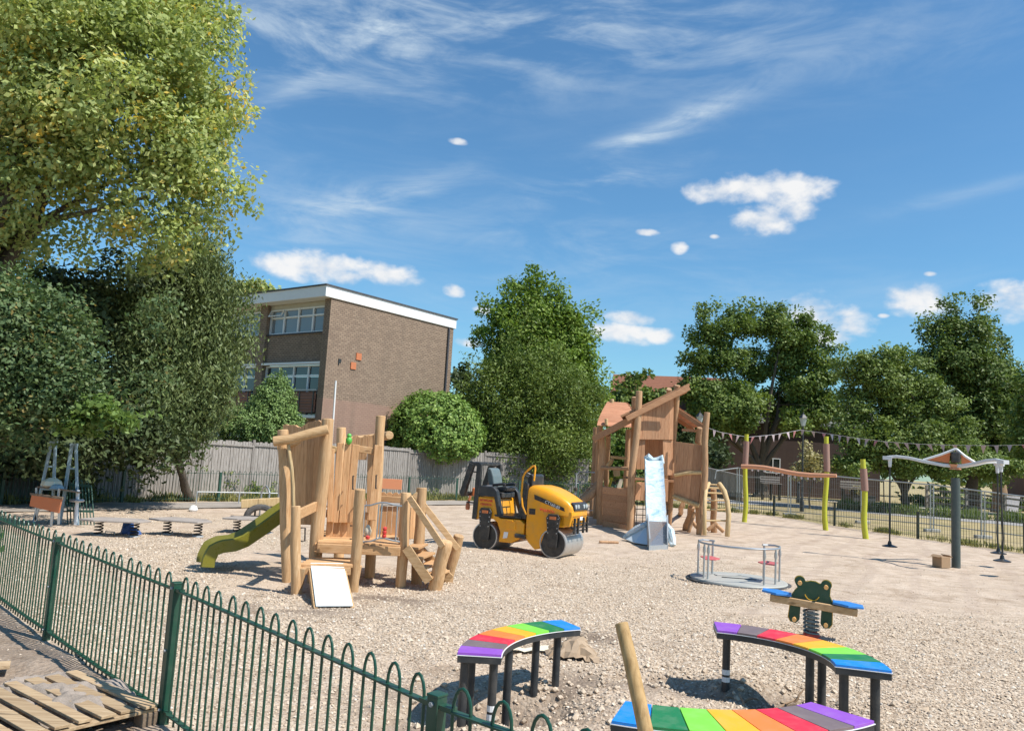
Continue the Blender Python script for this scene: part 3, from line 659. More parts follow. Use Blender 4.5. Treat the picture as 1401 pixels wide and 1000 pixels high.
# ------------------------------------------------------------------ building
def make_building():
    C0 = D(455, 392, 33); C0.z = 0
    a = math.radians(36.5); X = Vector((math.sin(a), math.cos(a), 0)); Y = Vector((-X.y, X.x, 0))
    root = thing('apartment_building', 'flat roofed three storey brown brick apartment block with white fascia beyond the wooden fence', 'building', C0)
    R = math.atan2(X.y, X.x)
    OFF[root.name] = Vector((0, 0, 0))
    def P(mb, n, mat, parent=root, **k): return mb.build(n, mat, parent, **k)
    root.rotation_euler = (0, 0, R)
    # local: x along the gable (right), y along the shaded front (left), origin at the corner
    H = 8.22
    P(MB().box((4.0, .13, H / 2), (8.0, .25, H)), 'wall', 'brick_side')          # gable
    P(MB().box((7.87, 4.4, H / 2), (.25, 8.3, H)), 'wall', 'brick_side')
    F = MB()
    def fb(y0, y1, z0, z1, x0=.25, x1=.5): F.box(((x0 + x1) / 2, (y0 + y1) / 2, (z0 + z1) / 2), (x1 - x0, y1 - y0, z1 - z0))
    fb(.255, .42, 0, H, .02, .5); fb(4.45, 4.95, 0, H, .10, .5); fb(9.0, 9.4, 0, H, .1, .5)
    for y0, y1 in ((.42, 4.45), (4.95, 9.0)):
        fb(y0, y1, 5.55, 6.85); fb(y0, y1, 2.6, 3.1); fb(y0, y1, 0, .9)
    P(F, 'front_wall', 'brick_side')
    for y0, y1 in ((.42, 4.45), (4.95, 9.0)):
        P(MB().box((.36, (y0 + y1) / 2, 8.105), (.16, y1 - y0, .21)), 'soffit_panel', 'render_beige')
        # upper window: four lights with top vents
        def window(z0, z1, cols, ztr, low=None):
            w = MB(); t = .07
            ya, yb = y0 + .03, y1 - .03
            w.box((.33, (ya + yb) / 2, z1 - t / 2), (.09, yb - ya, t)); w.box((.33, (ya + yb) / 2, z0 + t / 2), (.09, yb - ya, t))
            for k in range(cols + 1):
                yy = ya + (yb - ya) * k / cols; w.box((.328, min(max(yy, ya + t / 2), yb - t / 2), (z0 + z1) / 2), (.1, t * 1.25, z1 - z0 - .004))
            w.box((.331, (ya + yb) / 2, ztr), (.085, yb - ya - .1, t))
            fr = P(w, 'window', 'upvc')
            for k in range(cols):
                p0, p1 = ya + (yb - ya) * k / cols + .05, ya + (yb - ya) * (k + 1) / cols - .05
                P(MB().box((.35, (p0 + p1) / 2, (z0 + ztr) / 2), (.012, p1 - p0, ztr - z0 - .1)), 'pane', 'pane_light' if z0 > 6 else 'pane', fr)
                P(MB().box((.35, (p0 + p1) / 2, (z1 + ztr) / 2), (.012, p1 - p0, z1 - ztr - .1)), 'pane', 'pane_light' if z0 > 6 else 'pane', fr)
            if z0 > 6:
                v = MB(); p0, p1 = ya + (yb - ya) * (cols - 1) / cols + .02, yb - .02
                for q in ((p0 + .03), (p1 - .03)): v.beam((.26, q, z1 - .06), (.14, q, ztr + .08), .06, .04)
                v.beam((.14, p0, ztr + .08), (.14, p1, ztr + .08), .06, .04); v.beam((.27, p0, z1 - .05), (.27, p1, z1 - .05), .06, .04)
                P(v, 'open_vent', 'upvc', fr)
            return fr
        window(6.85, 8.0, 4, 7.62)
        P(MB().box((.25, (y0 + y1) / 2, 6.83), (.14, y1 - y0, .05)), 'sill', 'roof_felt')
        window(3.1, 5.42, 4, 4.95)
        P(MB().box((.22, (y0 + y1) / 2, 5.49), (.3, y1 - y0 + .1, .09)), 'lintel', 'upvc')
        window(.9, 2.6, 4, 2.2)
        b = MB()                                                           # balcony
        b.box((.09, (y0 + 2.0), 3.18), (.26, 3.98, .12)); bal = P(b, 'balcony', 'white_paint')
        P(MB().box((.02, y0 + 2.0, 3.78), (.05, 3.8, .88)), 'tile_panel', 'tilehang', bal)
        P(MB().box((.0, y0 + 2.0, 4.30), (.12, 3.95, .07)), 'handrail', 'galv_dull', bal)
        g = MB()
        for k in range(5): g.box((-.02, y0 + .2 + k * .9, 3.75), (.03, .05, 1.1))
        for k in range(8): g.box((-.012, y0 + 2.0, 3.36 + k * .115), (.012, 3.8, .012))
        P(g, 'balcony_bars', 'black_metal', bal)
    P(MB().box((.18, .25, 5.68), (.26, .14, .2)), 'floodlight', 'upvc')
    P(MB().box((3.87, 4.62, 8.46), (8.5, 9.36, .47)), 'fascia', 'white_paint', bevel=.01)
    P(MB().box((3.87, 4.62, 8.72), (8.6, 9.46, .06)), 'roof', 'roof_felt')
    P(MB().tube([(7.6, -.06, .1), (7.6, -.06, 8.2)], .05, 8), 'downpipe', 'roof_felt')
    for px, py in ((490.5, 488), (483, 500.5)):
        d = ray(px, py); n = Vector((Y.x, Y.y, 0)); t = (C0 - CAM).dot(n) / d.dot(n); q = CAM + d * t - C0
        P(MB().box((q.dot(X), -.012, q.z), (.30, .05, .30)), 'vent_plate', 'terracotta')
    d = ray(464.5, 495); n = Y; t = (C0 - CAM).dot(n) / d.dot(n); q = CAM + d * t - C0
    P(MB().box((q.dot(X), -.01, q.z + .05), (.16, .03, .16)).box((q.dot(X) - .05, -.012, q.z - .08), (.05, .03, .12)), 'vent_hole', 'black_metal')
make_building()
def mast():
    p = D(455.5, 600, 30.5); t = thing('aerial_pole', 'thin white pole standing in front of the brick gable wall', 'pole', (p.x, p.y, 0))
    q = D(459.5, 521, 30.5)
    MB().tube([(p.x, p.y, 0), (q.x, q.y, q.z)], .035, 8).build('shaft', 'white_paint', t)
mast()
def house(name, label, x, y, w, dpt, eave, ridge, rz, wallm, roofm, wins=()):
    t = thing(name, label, 'house', (x, y, 0)); OFF[t.name] = Vector((0, 0, 0)); t.rotation_euler = (0, 0, rz)
    MB().prism([(-w / 2, -dpt / 2, 0), (-w / 2, dpt / 2, 0), (-w / 2, dpt / 2, eave), (-w / 2, 0, ridge), (-w / 2, -dpt / 2, eave)], (w, 0, 0)).build('wall', wallm, t)
    o = .35; th = .14
    for s in (-1, 1):
        e = Vector((0, s * (dpt / 2 + o), eave - o * (ridge - eave) / (dpt / 2))); r_ = Vector((0, 0, ridge))
        MB().prism([(-w / 2 - o, e.y, e.z + .02), (-w / 2 - o, 0, r_.z + .02 * (1 + s)), (-w / 2 - o, 0, r_.z + th), (-w / 2 - o, e.y, e.z + th)], (w + 2 * o, 0, 0)).build('roof', roofm, t)
    for wx, wz, ww, wh in wins:
        f = MB(); yy = -dpt / 2 - .02
        f.box((wx, yy, wz + wh / 2), (ww, .08, .07)).box((wx, yy, wz - wh / 2), (ww, .08, .07))
        for k in (-1, 0, 1): f.box((wx + k * (ww / 2 - .035), yy - .003, wz), (.07, .08, wh + .066))
        fo = f.build('window', 'upvc', t)
        for s in (-1, 1): MB().box((wx + s * ww / 4, yy + .015, wz), (ww / 2 - .09, .02, wh - .08)).build('pane', 'pane', fo)
    return t
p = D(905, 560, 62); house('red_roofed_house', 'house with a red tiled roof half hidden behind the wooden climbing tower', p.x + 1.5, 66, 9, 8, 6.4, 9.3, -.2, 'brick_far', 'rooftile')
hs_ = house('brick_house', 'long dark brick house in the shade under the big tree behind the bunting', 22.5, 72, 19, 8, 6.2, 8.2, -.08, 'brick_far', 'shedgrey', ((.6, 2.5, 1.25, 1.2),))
house('red_brick_house', 'red brick house with white windows at the right edge behind the low hedge', 47.5, 66, 10, 8, 6.0, 8.5, -.3, 'brick_red', 'rooftile', ((-4.1, 4.6, 1.3, 1.2), (-4.1, 2.0, 1.3, 1.2), (-.5, 4.6, 1.3, 1.2), (-.5, 2.0, 1.3, 1.2)))

# ------------------------------------------------------------------ wooden boundary fence
def timber_fence():
    t = thing('timber_fence', 'weathered grey close boarded wooden fence behind the green railings', 'fence', (-9, 26, 0))
    pts = [(-27, 8.2), (-20.9, 14.3), (-14.3, 22.4), (-10.4, 27.3), (-8.0, 30.4), (-3.0, 35.9), (1.0, 37.9), (4.0, 38.6)]
    hts = [2.0, 2.0, 2.0, 2.0, 2.02, 2.1, 2.05, 2.0]
    rg = random.Random(4)
    for i in range(len(pts) - 1):
        a, b = V3((*pts[i], 0)), V3((*pts[i + 1], 0)); L_ = (b - a).length; n = max(1, round(L_ / 1.85))
        for k in range(n):
            p0, p1 = a.lerp(b, k / n), a.lerp(b, (k + 1) / n); d = (p1 - p0).normalized(); nr = Vector((d.y, -d.x, 0)); h0 = hts[i] * (1 - k / n) + hts[i + 1] * k / n + rg.uniform(-.07, .07)
            mb = MB(); m_ = 17; sl = rg.uniform(-.05, .05)
            for j in range(m_):
                q0 = p0.lerp(p1, (j + .03) / m_); q1 = p0.lerp(p1, (j + 1.12) / m_); hh = h0 + rg.uniform(-.025, .025) + sl * j / m_; o_ = nr * rg.uniform(.0, .012)
                mb.prism([q0 + o_ + nr * .022, q1 + o_ + nr * .006, q1 + o_ + nr * .0, q0 + o_ + nr * .004], (0, 0, hh))
            mb.build('panel', 'greywood', t, kind='stuff')
            MB().box((p0.x, p0.y, h0 / 2 + .03), (.1, .1, h0 + .1), rot(math.atan2(d.y, d.x))).build('post', 'greywood', t)
            if rg.random() < .7: MB().beam(p0 + nr * .05 + Vector((0, 0, h0 - .12)), p1 + nr * .05 + Vector((0, 0, h0 - .14)), .035, .05).build('rail', 'greywood', t)
timber_fence()

# ------------------------------------------------------------------ bow top railings
def hoop_mesh(w=.1, h=.92, r=.0075, n=6, z0=.03, arc=8, bow=.1):
    pts = [(-w / 2, 0, z0), (-w / 2, 0, h)] + [(-math.cos(PI * k / arc) * w / 2, 0, h + math.sin(PI * k / arc) * bow) for k in range(1, arc)] + [(w / 2, 0, h), (w / 2, 0, z0)]
    return MB().tube([Vector(p) for p in pts], r, n, cap=False)
HOOP = None
def near_fence():
    global HOOP
    t = thing('bow_top_fence', 'green bow topped metal fence running across the front of the playground', 'fence', (-2.3, 5.8, 0))
    rg = random.Random(8)
    for i, p in enumerate(FL[:-1]):
        zz = hz(*p); a = FL[min(i + 1, len(FL) - 1)]; ang = math.atan2(a[1] - p[1], a[0] - p[0])
        mb = MB().box((p[0], p[1], zz + .34), (.062, .062, 1.24), rot(ang)).box((p[0], p[1], zz + .965), (.068, .068, .012), rot(ang))
        po = mb.build('post', 'green_steel', t, bevel=.003)
        b = MB(); u = Vector((math.cos(ang), math.sin(ang), 0)); nn = Vector((u.y, -u.x, 0))
        for z_ in (.93, .1, .5):
            b.tube([V3((p[0], p[1], zz + z_)) + nn * .03, V3((p[0], p[1], zz + z_)) + nn * .042], .011, 6)
        b.build('bolt', 'galv_dull', po)
    for i in range(len(FL) - 1):
        a, b = V3((*FL[i], 0)), V3((*FL[i + 1], 0)); d = (b - a).normalized(); L_ = (b - a).length; ang = math.atan2(d.y, d.x)
        za, zb = hz(a.x, a.y), hz(b.x, b.y); up_ = Vector((0, 0, 1))
        s, e = a + d * .04 + up_ * za, b - d * .04 + up_ * zb; side = Vector((d.y, -d.x, 0))
        sag = rg.uniform(-.012, .008)
        for zr in (.915, .085):
            mb = MB(); K = 6
            for k in range(K):
                q0 = s.lerp(e, k / K) + up_ * (zr + sag * math.sin(PI * k / K)); q1 = s.lerp(e, (k + 1) / K) + up_ * (zr + sag * math.sin(PI * (k + 1) / K)); mb.beam(q0, q1, .04, .009, side)
            mb.build('rail', 'green_steel', t)
        for q, dd in ((s, 1), (e, -1)):
            for zb in (.925, .095): MB().box(q + d * dd * .015 + up_ * zb, (.09, .045, .014), rot(ang)).build('bracket', 'green_steel', t)
        n = max(4, round((L_ - .1) / .2))
        for k in range(n):
            f = (k + .5) / n; q = s.lerp(e, f) + up_ * (sag * math.sin(PI * f))
            if HOOP is None:
                keep = OFF[t.name]; OFF[t.name] = Vector((0, 0, 0)); HOOP = hoop_mesh(.1, .92, .0078, 7).build('hoop', 'green_steel', t, smooth=True); OFF[t.name] = keep; o = HOOP
            else:
                o = HOOP.copy(); col.objects.link(o); o.parent = t
            o.location = q - OFF[t.name]; o.rotation_euler = (rg.uniform(-.006, .006), rg.uniform(-.006, .006), ang)
near_fence()
def far_fence(name, label, pts, post_sp, mat, h=1.0, bow=True, tip=.1):
    t = thing(name, label, 'fence', (*pts[0], 0))
    for i in range(len(pts) - 1):
        a, b = V3((*pts[i], 0)), V3((*pts[i + 1], 0)); L_ = (b - a).length; n = max(1, round(L_ / post_sp))
        for k in range(n):
            p0, p1 = a.lerp(b, k / n), a.lerp(b, (k + 1) / n); d = (p1 - p0).normalized(); ang = math.atan2(d.y, d.x); R = rot(ang)
            MB().box((p0.x, p0.y, h * .47), (.07, .07, h * .94), R).build('post', mat, t)
            for z_ in (h * .9, .1): MB().beam(p0 + Vector((0, 0, z_)), p1 + Vector((0, 0, z_)), .04, .012, Vector((d.y, -d.x, 0))).build('rail', mat, t)
            mb = MB(); l = (p1 - p0).length; m_ = round(l / .2); hm = hoop_mesh(.1, h * .9, .009, 4, .03, 4, tip)
            for j in range(m_):
                c = p0.lerp(p1, (j + .5) / m_); mb.add([R @ Vector(v) + c for v in hm.v], hm.f)
            mb.build('hoops', mat, t, kind='stuff')
far_fence('back_railings', 'low green bow topped railings in front of the grey wooden fence', [(-20., 12.5), (-13.04, 20.83), (-9.26, 25.98), (-2.06, 34.2), (3.34, 36.6), (7.0, 38.6)], 2.75, 'green_far')
far_fence('park_railings', 'dark green bow topped railings between the playground and the park lawn', [(7.4, 38.6), (12.3, 36.4), (13.2, 31.9), (14.25, 27.5), (15.65, 24.0), (17.2, 20.0)], 4.4, 'dark_fence', .98)

# ------------------------------------------------------------------ foliage
def crown(name, blobs, n, leaf, mat, parent, seed, clump=.35, k=34, flat=.7, fill=.35, elong=1.7, droop=0., tonebias=0., thresh=None, upf=0., lobes=11, smooth=False):
    """blobs: (x,y,z,rx,ry,rz) in metres; leaves grouped in clumps spread through the outer part of every blob"""
    rg = np.random.RandomState(seed); B = np.array(blobs, float)
    vol = (B[:, 3] * B[:, 4] * B[:, 5]) ** (2 / 3); pr = vol / vol.sum()
    # lobes: branch-sized masses standing proud of each blob, with gaps between them
    ml = max(10, int(lobes * len(B))); li = rg.choice(len(B), ml, p=pr)
    lu = rg.normal(size=(ml, 3)); lu /= np.linalg.norm(lu, axis=1)[:, None]
    lc = B[li, :3] + lu * B[li, 3:] * rg.uniform(.55, .98, ml)[:, None]; lr = B[li, 3:] * rg.uniform(.20, .42, ml)[:, None]; ltone = rg.normal(0, .10, ml)
    nc = n // k; ki = rg.choice(ml, nc, p=(lr[:, 0] ** 2) / (lr[:, 0] ** 2).sum()); bi = li[ki]
    u = rg.normal(size=(nc, 3)); u[:, 2] += .25; u /= np.linalg.norm(u, axis=1)[:, None]
    core = rg.rand(nc) < fill
    c = lc[ki] + u * lr[ki] * np.where(rg.rand(nc) < .25, rg.rand(nc), .8 + .3 * rg.rand(nc))[:, None]
    uc = rg.normal(size=(nc, 3)); uc /= np.linalg.norm(uc, axis=1)[:, None]
    c[core] = (B[bi, :3] + uc * B[bi, 3:] * (rg.rand(nc) ** .4 * .78)[:, None])[core]
    if smooth:
        bi = rg.choice(len(B), nc, p=pr); u = uc; c = B[bi, :3] + u * B[bi, 3:] * np.where(rg.rand(nc) < fill, rg.rand(nc) ** .5, .90 + .12 * rg.rand(nc))[:, None]; ki = np.zeros(nc, int); ltone = np.zeros(1)
    cs = clump * (.6 + .8 * rg.rand(nc)); ctone = rg.normal(0, .12, nc) + ltone[ki]
    idx = np.repeat(np.arange(nc), k); m = len(idx)
    q = np.clip(rg.normal(size=(m, 3)), -1.25, 1.25); q *= (cs[idx] * .55)[:, None]; q[:, 2] *= flat
    r_out = u[idx]
    pos = c[idx] + q; pos[:, 2] -= droop * (q[:, 0] ** 2 + q[:, 1] ** 2)
    if thresh is not None: pos[:, 2] = np.maximum(pos[:, 2], thresh + rg.rand(m) * .1)
    nr = r_out * .9 + rg.normal(size=(m, 3)) * .5 + np.array([.0, -.0, .45 + upf]); nr /= np.linalg.norm(nr, axis=1)[:, None]
    a = np.cross(nr, rg.normal(size=(m, 3))); a /= np.linalg.norm(a, axis=1)[:, None]
    if upf: 
        a = a * .5 + np.array([0, 0, upf]) ; a /= np.linalg.norm(a, axis=1)[:, None]; nr = np.cross(a, rg.normal(size=(m, 3))); nr /= np.linalg.norm(nr, axis=1)[:, None]
    b = np.cross(nr, a); s = leaf * rg.uniform(.65, 1.35, m)[:, None]
    L0 = pos - a * s * .5 * elong; L1 = pos + b * s * .5 + nr * s * .12; L2 = pos + a * s * .5 * elong; L3 = pos - b * s * .5 + nr * s * .12
    co = np.stack([L0, L1, L2, L3], 1).reshape(-1, 3); F = np.arange(m * 4).reshape(-1, 4)
    tone = np.clip(.42 + tonebias + ctone[idx] + rg.normal(0, .15, m), 0, 1)
    if parent: co = co - np.array(OFF[parent.name])
    o = np_mesh(name, co, F, mat, tone)
    if parent: o.parent = parent; OFF[o.name] = OFF[parent.name]
    return o, c
def limbs(parent, base, tops, r, seed, mat='bark', fork=.45):
    """trunk and main limbs as separate parts"""
    rg = random.Random(seed); base = V3(base)
    cx = sum(t[0] for t in tops) / len(tops); cy = sum(t[1] for t in tops) / len(tops); zt = min(t[2] for t in tops)
    f = Vector((base.x * .5 + cx * .5, base.y * .5 + cy * .5, max(.6, (zt) * fork)))
    pts = [base.lerp(f, i / 6) + Vector((rg.uniform(-1, 1), rg.uniform(-1, 1), 0)) * r * .25 * (i > 0) for i in range(7)]
    pts[0] = base - Vector((0, 0, .1))
    MB().tube(pts, [r * (1.35 if i == 0 else 1.08 - .07 * i) for i in range(7)], 12).build('trunk', mat, parent, smooth=True)
    for t in tops:
        t = V3(t); s = pts[rg.choice((5, 6))]; mid = s.lerp(t, .45) + Vector((rg.uniform(-.4, .4), rg.uniform(-.4, .4), rg.uniform(0, .5)))
        P = [s, s.lerp(mid, .5) + Vector((0, 0, .1)), mid, mid.lerp(t, .5) + Vector((rg.uniform(-.3, .3), rg.uniform(-.3, .3), .1)), t]
        mb = MB().tube(P, [r * .5, r * .4, r * .3, r * .2, r * .07], 8)
        for z in range(4):
            a = P[2].lerp(P[4], rg.uniform(0, .9)); e = a + Vector((rg.uniform(-1, 1), rg.uniform(-1, 1), rg.uniform(-.1, 1))) * (t - s).length * .28
            mb.tube([a, a.lerp(e, .5) + Vector((0, 0, .08)), e], [r * .13, r * .09, r * .03], 5)
        mb.build('limb', mat, parent, smooth=True)
def pxblobs(lst, Y0):
    """(photo x, photo y, radius in photo px, [depth offset, vertical squash, horizontal stretch])"""
    out = []
    for e in lst:
        x, y, r = e[:3]; dy = e[3] if len(e) > 3 else 0; sq = e[4] if len(e) > 4 else 1; st = e[5] if len(e) > 5 else 1
        p = D(x, y, Y0 + dy); R = r / FPX * (Y0 + dy); out.append((p.x, p.y, p.z, R * st, R * min(st, 1.1), R * sq))
    return out
def tree(name, label, px, Y0, base, n, leaf, mat, seed, trunk_r=.25, cat='tree', tops=4, group=None, tdepth=0, **k):
    bl_ = pxblobs(px, Y0); bx = D(*base, Y0); t = thing(name, label, cat, (bx.x, Y0, 0), group)
    crown('crown', bl_, n, leaf, mat, t, seed, **k)
    if trunk_r:
        tp = sorted(bl_, key=lambda b: -b[3])[:tops]; limbs(t, (bx.x * (Y0 + tdepth) / Y0, Y0 + tdepth, 0), [(b[0], b[1], b[2]) for b in tp], trunk_r, seed)
    return t
tree('sycamore', 'huge sycamore with yellowing leaves filling the top left corner', [(-60, 60, 130, 1), (40, -60, 150, 1), (170, -70, 130, 0), (60, 70, 115, -1.5), (160, 60, 100, -1), (235, 30, 85, 0), (255, 115, 80, -.5), (290, 150, 52, 0), (170, 165, 95, -1.6), (60, 190, 110, -1), (-60, 220, 110, 0), (250, 205, 72, -.6), (300, 235, 48, -.2), (310, 285, 44, 0), (285, 315, 38, 0), (230, 285, 62, -.5), (150, 265, 70, -1), (30, 285, 62, -1), (90, 320, 36, -.5), (-40, 330, 70, 0), (275, 60, 52, .4), (215, 335, 40, .2), (300, 120, 40, 0), (315, 165, 30, 0), (325, 260, 28, 0), (320, 310, 30, 0), (280, 260, 50, -.3), (255, 325, 40, 0), (330, 290, 22, 0), (285, 205, 50, -.3), (190, 235, 60, -1), (270, 20, 50, 0), (200, 190, 60, -1.2), (260, 300, 34, -.2), (300, 330, 26), (328, 330, 15), (310, 200, 34), (240, 250, 45), (337, 285, 15), (344, 255, 11), (328, 150, 16), (318, 95, 12), (306, 50, 12), (270, 345, 22), (338, 225, 10), (120, 330, 36, .3), (180, 300, 40, -.5), (60, 330, 30, .5), (30, 345, 46, 3), (-20, 310, 60, 3), (90, 300, 40, 3)], 19,
     (-120, 640), 200000, .083, 'leaf_syc', 11, .42, tops=7, clump=.46, k=30, flat=.8, fill=.10, lobes=15)
def sycamore_branch():
    t = bpy.data.objects['sycamore']
    for pts, r in (([(-60, 400), (5, 345), (45, 318), (75, 300), (120, 290), (200, 270)], .16), ([(-80, 200), (60, 130), (150, 55), (215, 15)], .13), ([(60, 240), (150, 195), (230, 170), (300, 120)], .08), ([(-60, 380), (60, 300), (150, 250), (280, 240)], .10)):
        P = [D(x, y, 19.2 - .2 * i) for i, (x, y) in enumerate(pts)]
        MB().tube(P, [r * (1 - .8 * i / (len(P) - 1)) for i in range(len(P))], 9).build('limb', 'bark', t, smooth=True)
sycamore_branch()
tree('yew', 'tall dark feathery conifer beside the brick building', [(312, 455, 30, 0, 2.2), (285, 440, 42, 0, 2.1), (265, 430, 52, 0, 1.7), (278, 540, 34, -.5, 1.7), (250, 552, 50, -.6, 1.3), (225, 480, 66, 0, 1.5), (235, 400, 40, 0, 1.5), (185, 560, 50, 0, 1.1), (326, 430, 12, 0, 2.6), (330, 490, 11, 0, 3.4), (250, 365, 30, 0, 1.4)], 23, (260, 690), 110000, .047, 'leaf_yew', 12, .14, clump=.5, k=30, flat=1.5, elong=3.0, fill=.12, upf=.55, tonebias=.12, tdepth=2.5, lobes=16)
tree('holm_oak', 'dark evergreen crown in the shade between the sycamore and the conifer', [(100, 430, 80, 1.2), (180, 410, 60, 1, 1.1), (40, 540, 90, 1), (140, 560, 70, .6), (200, 590, 44, .3, .8), (-60, 500, 110, 1), (90, 620, 60, 1.2), (180, 625, 36, .6), (130, 610, 60, -.3, .6), (40, 610, 60, -.5, .6), (220, 610, 50, 0, .6), (-40, 600, 80, 0)], 21, (95, 690), 76000, .095, 'leaf_dark', 13, .18, clump=.6, k=30, fill=.3, tdepth=3)
tree('field_maple', 'grey green maple with drooping branches at the left edge', [(40, 450, 62, 0), (80, 500, 50, -.3), (-30, 480, 80, 0), (30, 540, 58, -.2), (90, 560, 34, -.4, .8), (-40, 570, 60, 0), (30, 590, 34, -.3, .8), (20, 400, 40, .2), (130, 470, 30, .2), (190, 520, 36, .3), (225, 500, 22, .3), (210, 430, 30, .6), (70, 430, 40, 0), (150, 560, 30, .2, .7)], 16.6, (-520, 690), 64000, .062, 'leaf_maple', 14, .16, clump=.42, k=26, fill=.25, tdepth=2)
tree('maple_sapling', 'bright green low maple spray hanging before the dark trees at the left', [(105, 578, 20, 0, .6), (138, 562, 17, -.1, .7), (168, 577, 16, 0, .5), (196, 561, 9, 0, .6), (60, 562, 15, 0, .7), (125, 592, 12, 0, .5)], 16.4, (-300, 720), 2600, .075, 'leaf_bright', 15, .03, clump=.28, k=18, fill=.5, tops=3)
tree('clipped_yew', 'dense dark green cone shaped conifer in front of the brick building', [(374, 556, 30, 0, 1.2), (370, 580, 38, 0, 1.0), (379, 534, 18, 0, 1.2), (345, 586, 40, 0, .9), (390, 588, 27, 0, 1.0), (330, 592, 30, 0, .8), (382, 518, 9, 0, 1.2)], 31.2, (380, 690), 36000, .05, 'leaf_cone', 16, .15, clump=.16, k=24, flat=1.2, fill=.08, elong=1.5, smooth=True)
tree('laurel_bush', 'large round glossy laurel bush above the wooden fence', [(594, 584, 50, 0, .90, 1.26), (560, 594, 34, 0, .9), (628, 592, 34, 0, .95), (594, 604, 54, 0, .55, 1.15), (594, 563, 34, 0, .75, 1.3)], 36.6, (594, 690), 26000, .095, 'leaf_laurel', 17, .14, clump=.22, k=16, flat=1, fill=.06, elong=1.6, smooth=True, tonebias=.1)
tree('dawn_redwood', 'bright green broad tree rising behind the darker yew in the middle', [(735, 376, 12), (728, 390, 15), (748, 385, 11), (768, 384, 9), (758, 398, 14), (692, 383, 11), (684, 376, 6), (700, 398, 17), (716, 410, 22), (668, 412, 13), (657, 402, 6), (660, 436, 13), (682, 424, 17), (735, 420, 26), (762, 418, 18), (782, 428, 14), (803, 422, 9), (812, 432, 7), (795, 442, 17), (770, 450, 26), (740, 455, 34), (700, 450, 32), (668, 458, 17), (655, 470, 10), (808, 462, 12), (790, 475, 22), (805, 500, 17), (822, 490, 9), (825, 515, 9), (775, 500, 34), (735, 505, 40), (690, 490, 32), (806, 530, 24), (648, 492, 9), (770, 540, 34), (826, 545, 9)], 43, (740, 690), 70000, .11, 'leaf_redwood', 18, .3, clump=.55, k=26, flat=.7, fill=.2, elong=1.9)
tree('spreading_yew', 'broad dark green yew with drooping sprays in the middle of the view', [(722, 450, 14, 0, 1.6), (705, 462, 12, 0, 1.5), (742, 470, 14, 0, 1.5), (722, 485, 24, 0, 1.3), (690, 490, 18, 0, 1.3), (762, 495, 17, 0, 1.3), (660, 515, 16), (700, 520, 34, 0, 1.1), (748, 530, 34, 0, 1.1), (790, 535, 18), (640, 535, 12), (632, 560, 12, 0, .8), (818, 570, 12), (822, 600, 12), (628, 590, 12), (672, 540, 42, 0, 1.2), (720, 570, 60, 0, 1.1), (780, 560, 44, 0, 1.2), (645, 560, 26, 0, 1.3), (660, 600, 40, 0, 1), (800, 590, 30, 0, 1.2), (750, 620, 55, -.4, .8), (700, 630, 50, -.4, .8), (790, 630, 34, -.4, .9), (645, 505, 17, 0), (810, 545, 20, 0, 1.2), (722, 440, 12, 0, 1.6)], 39.5, (715, 690), 112000, .066, 'leaf_yewmid', 19, .35, clump=.5, k=28, flat=1.2, fill=.15, elong=2.4, upf=.25)
tree('small_oak', 'small dark round tree left of the red roof', [(868, 535, 26, 0, .95), (845, 560, 26, 0), (890, 555, 22, 0), (865, 580, 30), (880, 515, 12, 0)], 56, (868, 690), 13000, .20, 'leaf_oak', 20, .2, clump=.6, k=18, fill=.3)
tree('hazel_bush', 'bright yellow green bush seen through the open wooden hut', [(842, 618, 16, 0, 1), (858, 610, 13, 0, 1), (850, 635, 20, 0), (828, 640, 14), (835, 600, 8)], 42, (845, 690), 7000, .11, 'leaf_bright', 21, .06, clump=.3, k=16, fill=.3)
tree('dark_shrub', 'dark shrub between the wooden tower and the big tree', [(925, 600, 26, 0, 1.2), (948, 640, 24, 0, 1), (900, 640, 24), (975, 620, 24), (870, 655, 22)], 52, (930, 690), 9000, .18, 'leaf_dark', 22, .12, clump=.5, k=18, fill=.4)
tree('lime_tree', 'big rounded tree with sky gaps behind the bunting lamp post', [(965, 432, 13), (982, 424, 12), (1008, 420, 13), (1040, 420, 13), (1062, 425, 14), (1088, 432, 13), (1108, 442, 14), (1128, 458, 12), (1142, 478, 10), (948, 462, 13), (942, 488, 10), (985, 452, 24), (1025, 448, 24), (1070, 455, 25), (1108, 478, 24), (962, 492, 22), (998, 492, 24), (1032, 500, 22, 1), (1072, 500, 24, 1), (1098, 525, 28), (1135, 505, 14), (960, 540, 30), (1000, 555, 40), (1130, 510, 20), (1060, 560, 26, 2), (1120, 560, 28), (1010, 430, 18), (1060, 430, 16), (945, 505, 13), (970, 585, 26), (1140, 480, 11), (1085, 575, 22, -1, .8)], 61, (1040, 690), 90000, .15, 'leaf_lime', 23, .5, clump=.7, k=26, fill=.05, tops=8)
tree('hornbeam', 'pale green spreading tree with visible grey limbs behind the swinging carousel', [(1170, 510, 26, 0), (1205, 500, 26, 0), (1240, 500, 24), (1175, 550, 30), (1225, 550, 34), (1265, 540, 28), (1300, 560, 22, -1, .8), (1200, 600, 34, -1, .8), (1260, 600, 34, -1, .8), (1300, 600, 26, -1, .8), (1235, 480, 12), (1160, 590, 22, -1), (1240, 630, 30, -1, .7), (1165, 635, 26, -1, .7), (1325, 580, 14, -1, .6), (1310, 630, 22, 0, .6), (1190, 625, 28, 0, .8), (1285, 635, 28, 0, .7), (1335, 625, 26, 1, .8), (1370, 640, 26, 1, .7)], 47, (1243, 690), 76000, .11, 'leaf_oak', 24, .26, clump=.55, k=24, fill=.14, tops=8, tonebias=.14)
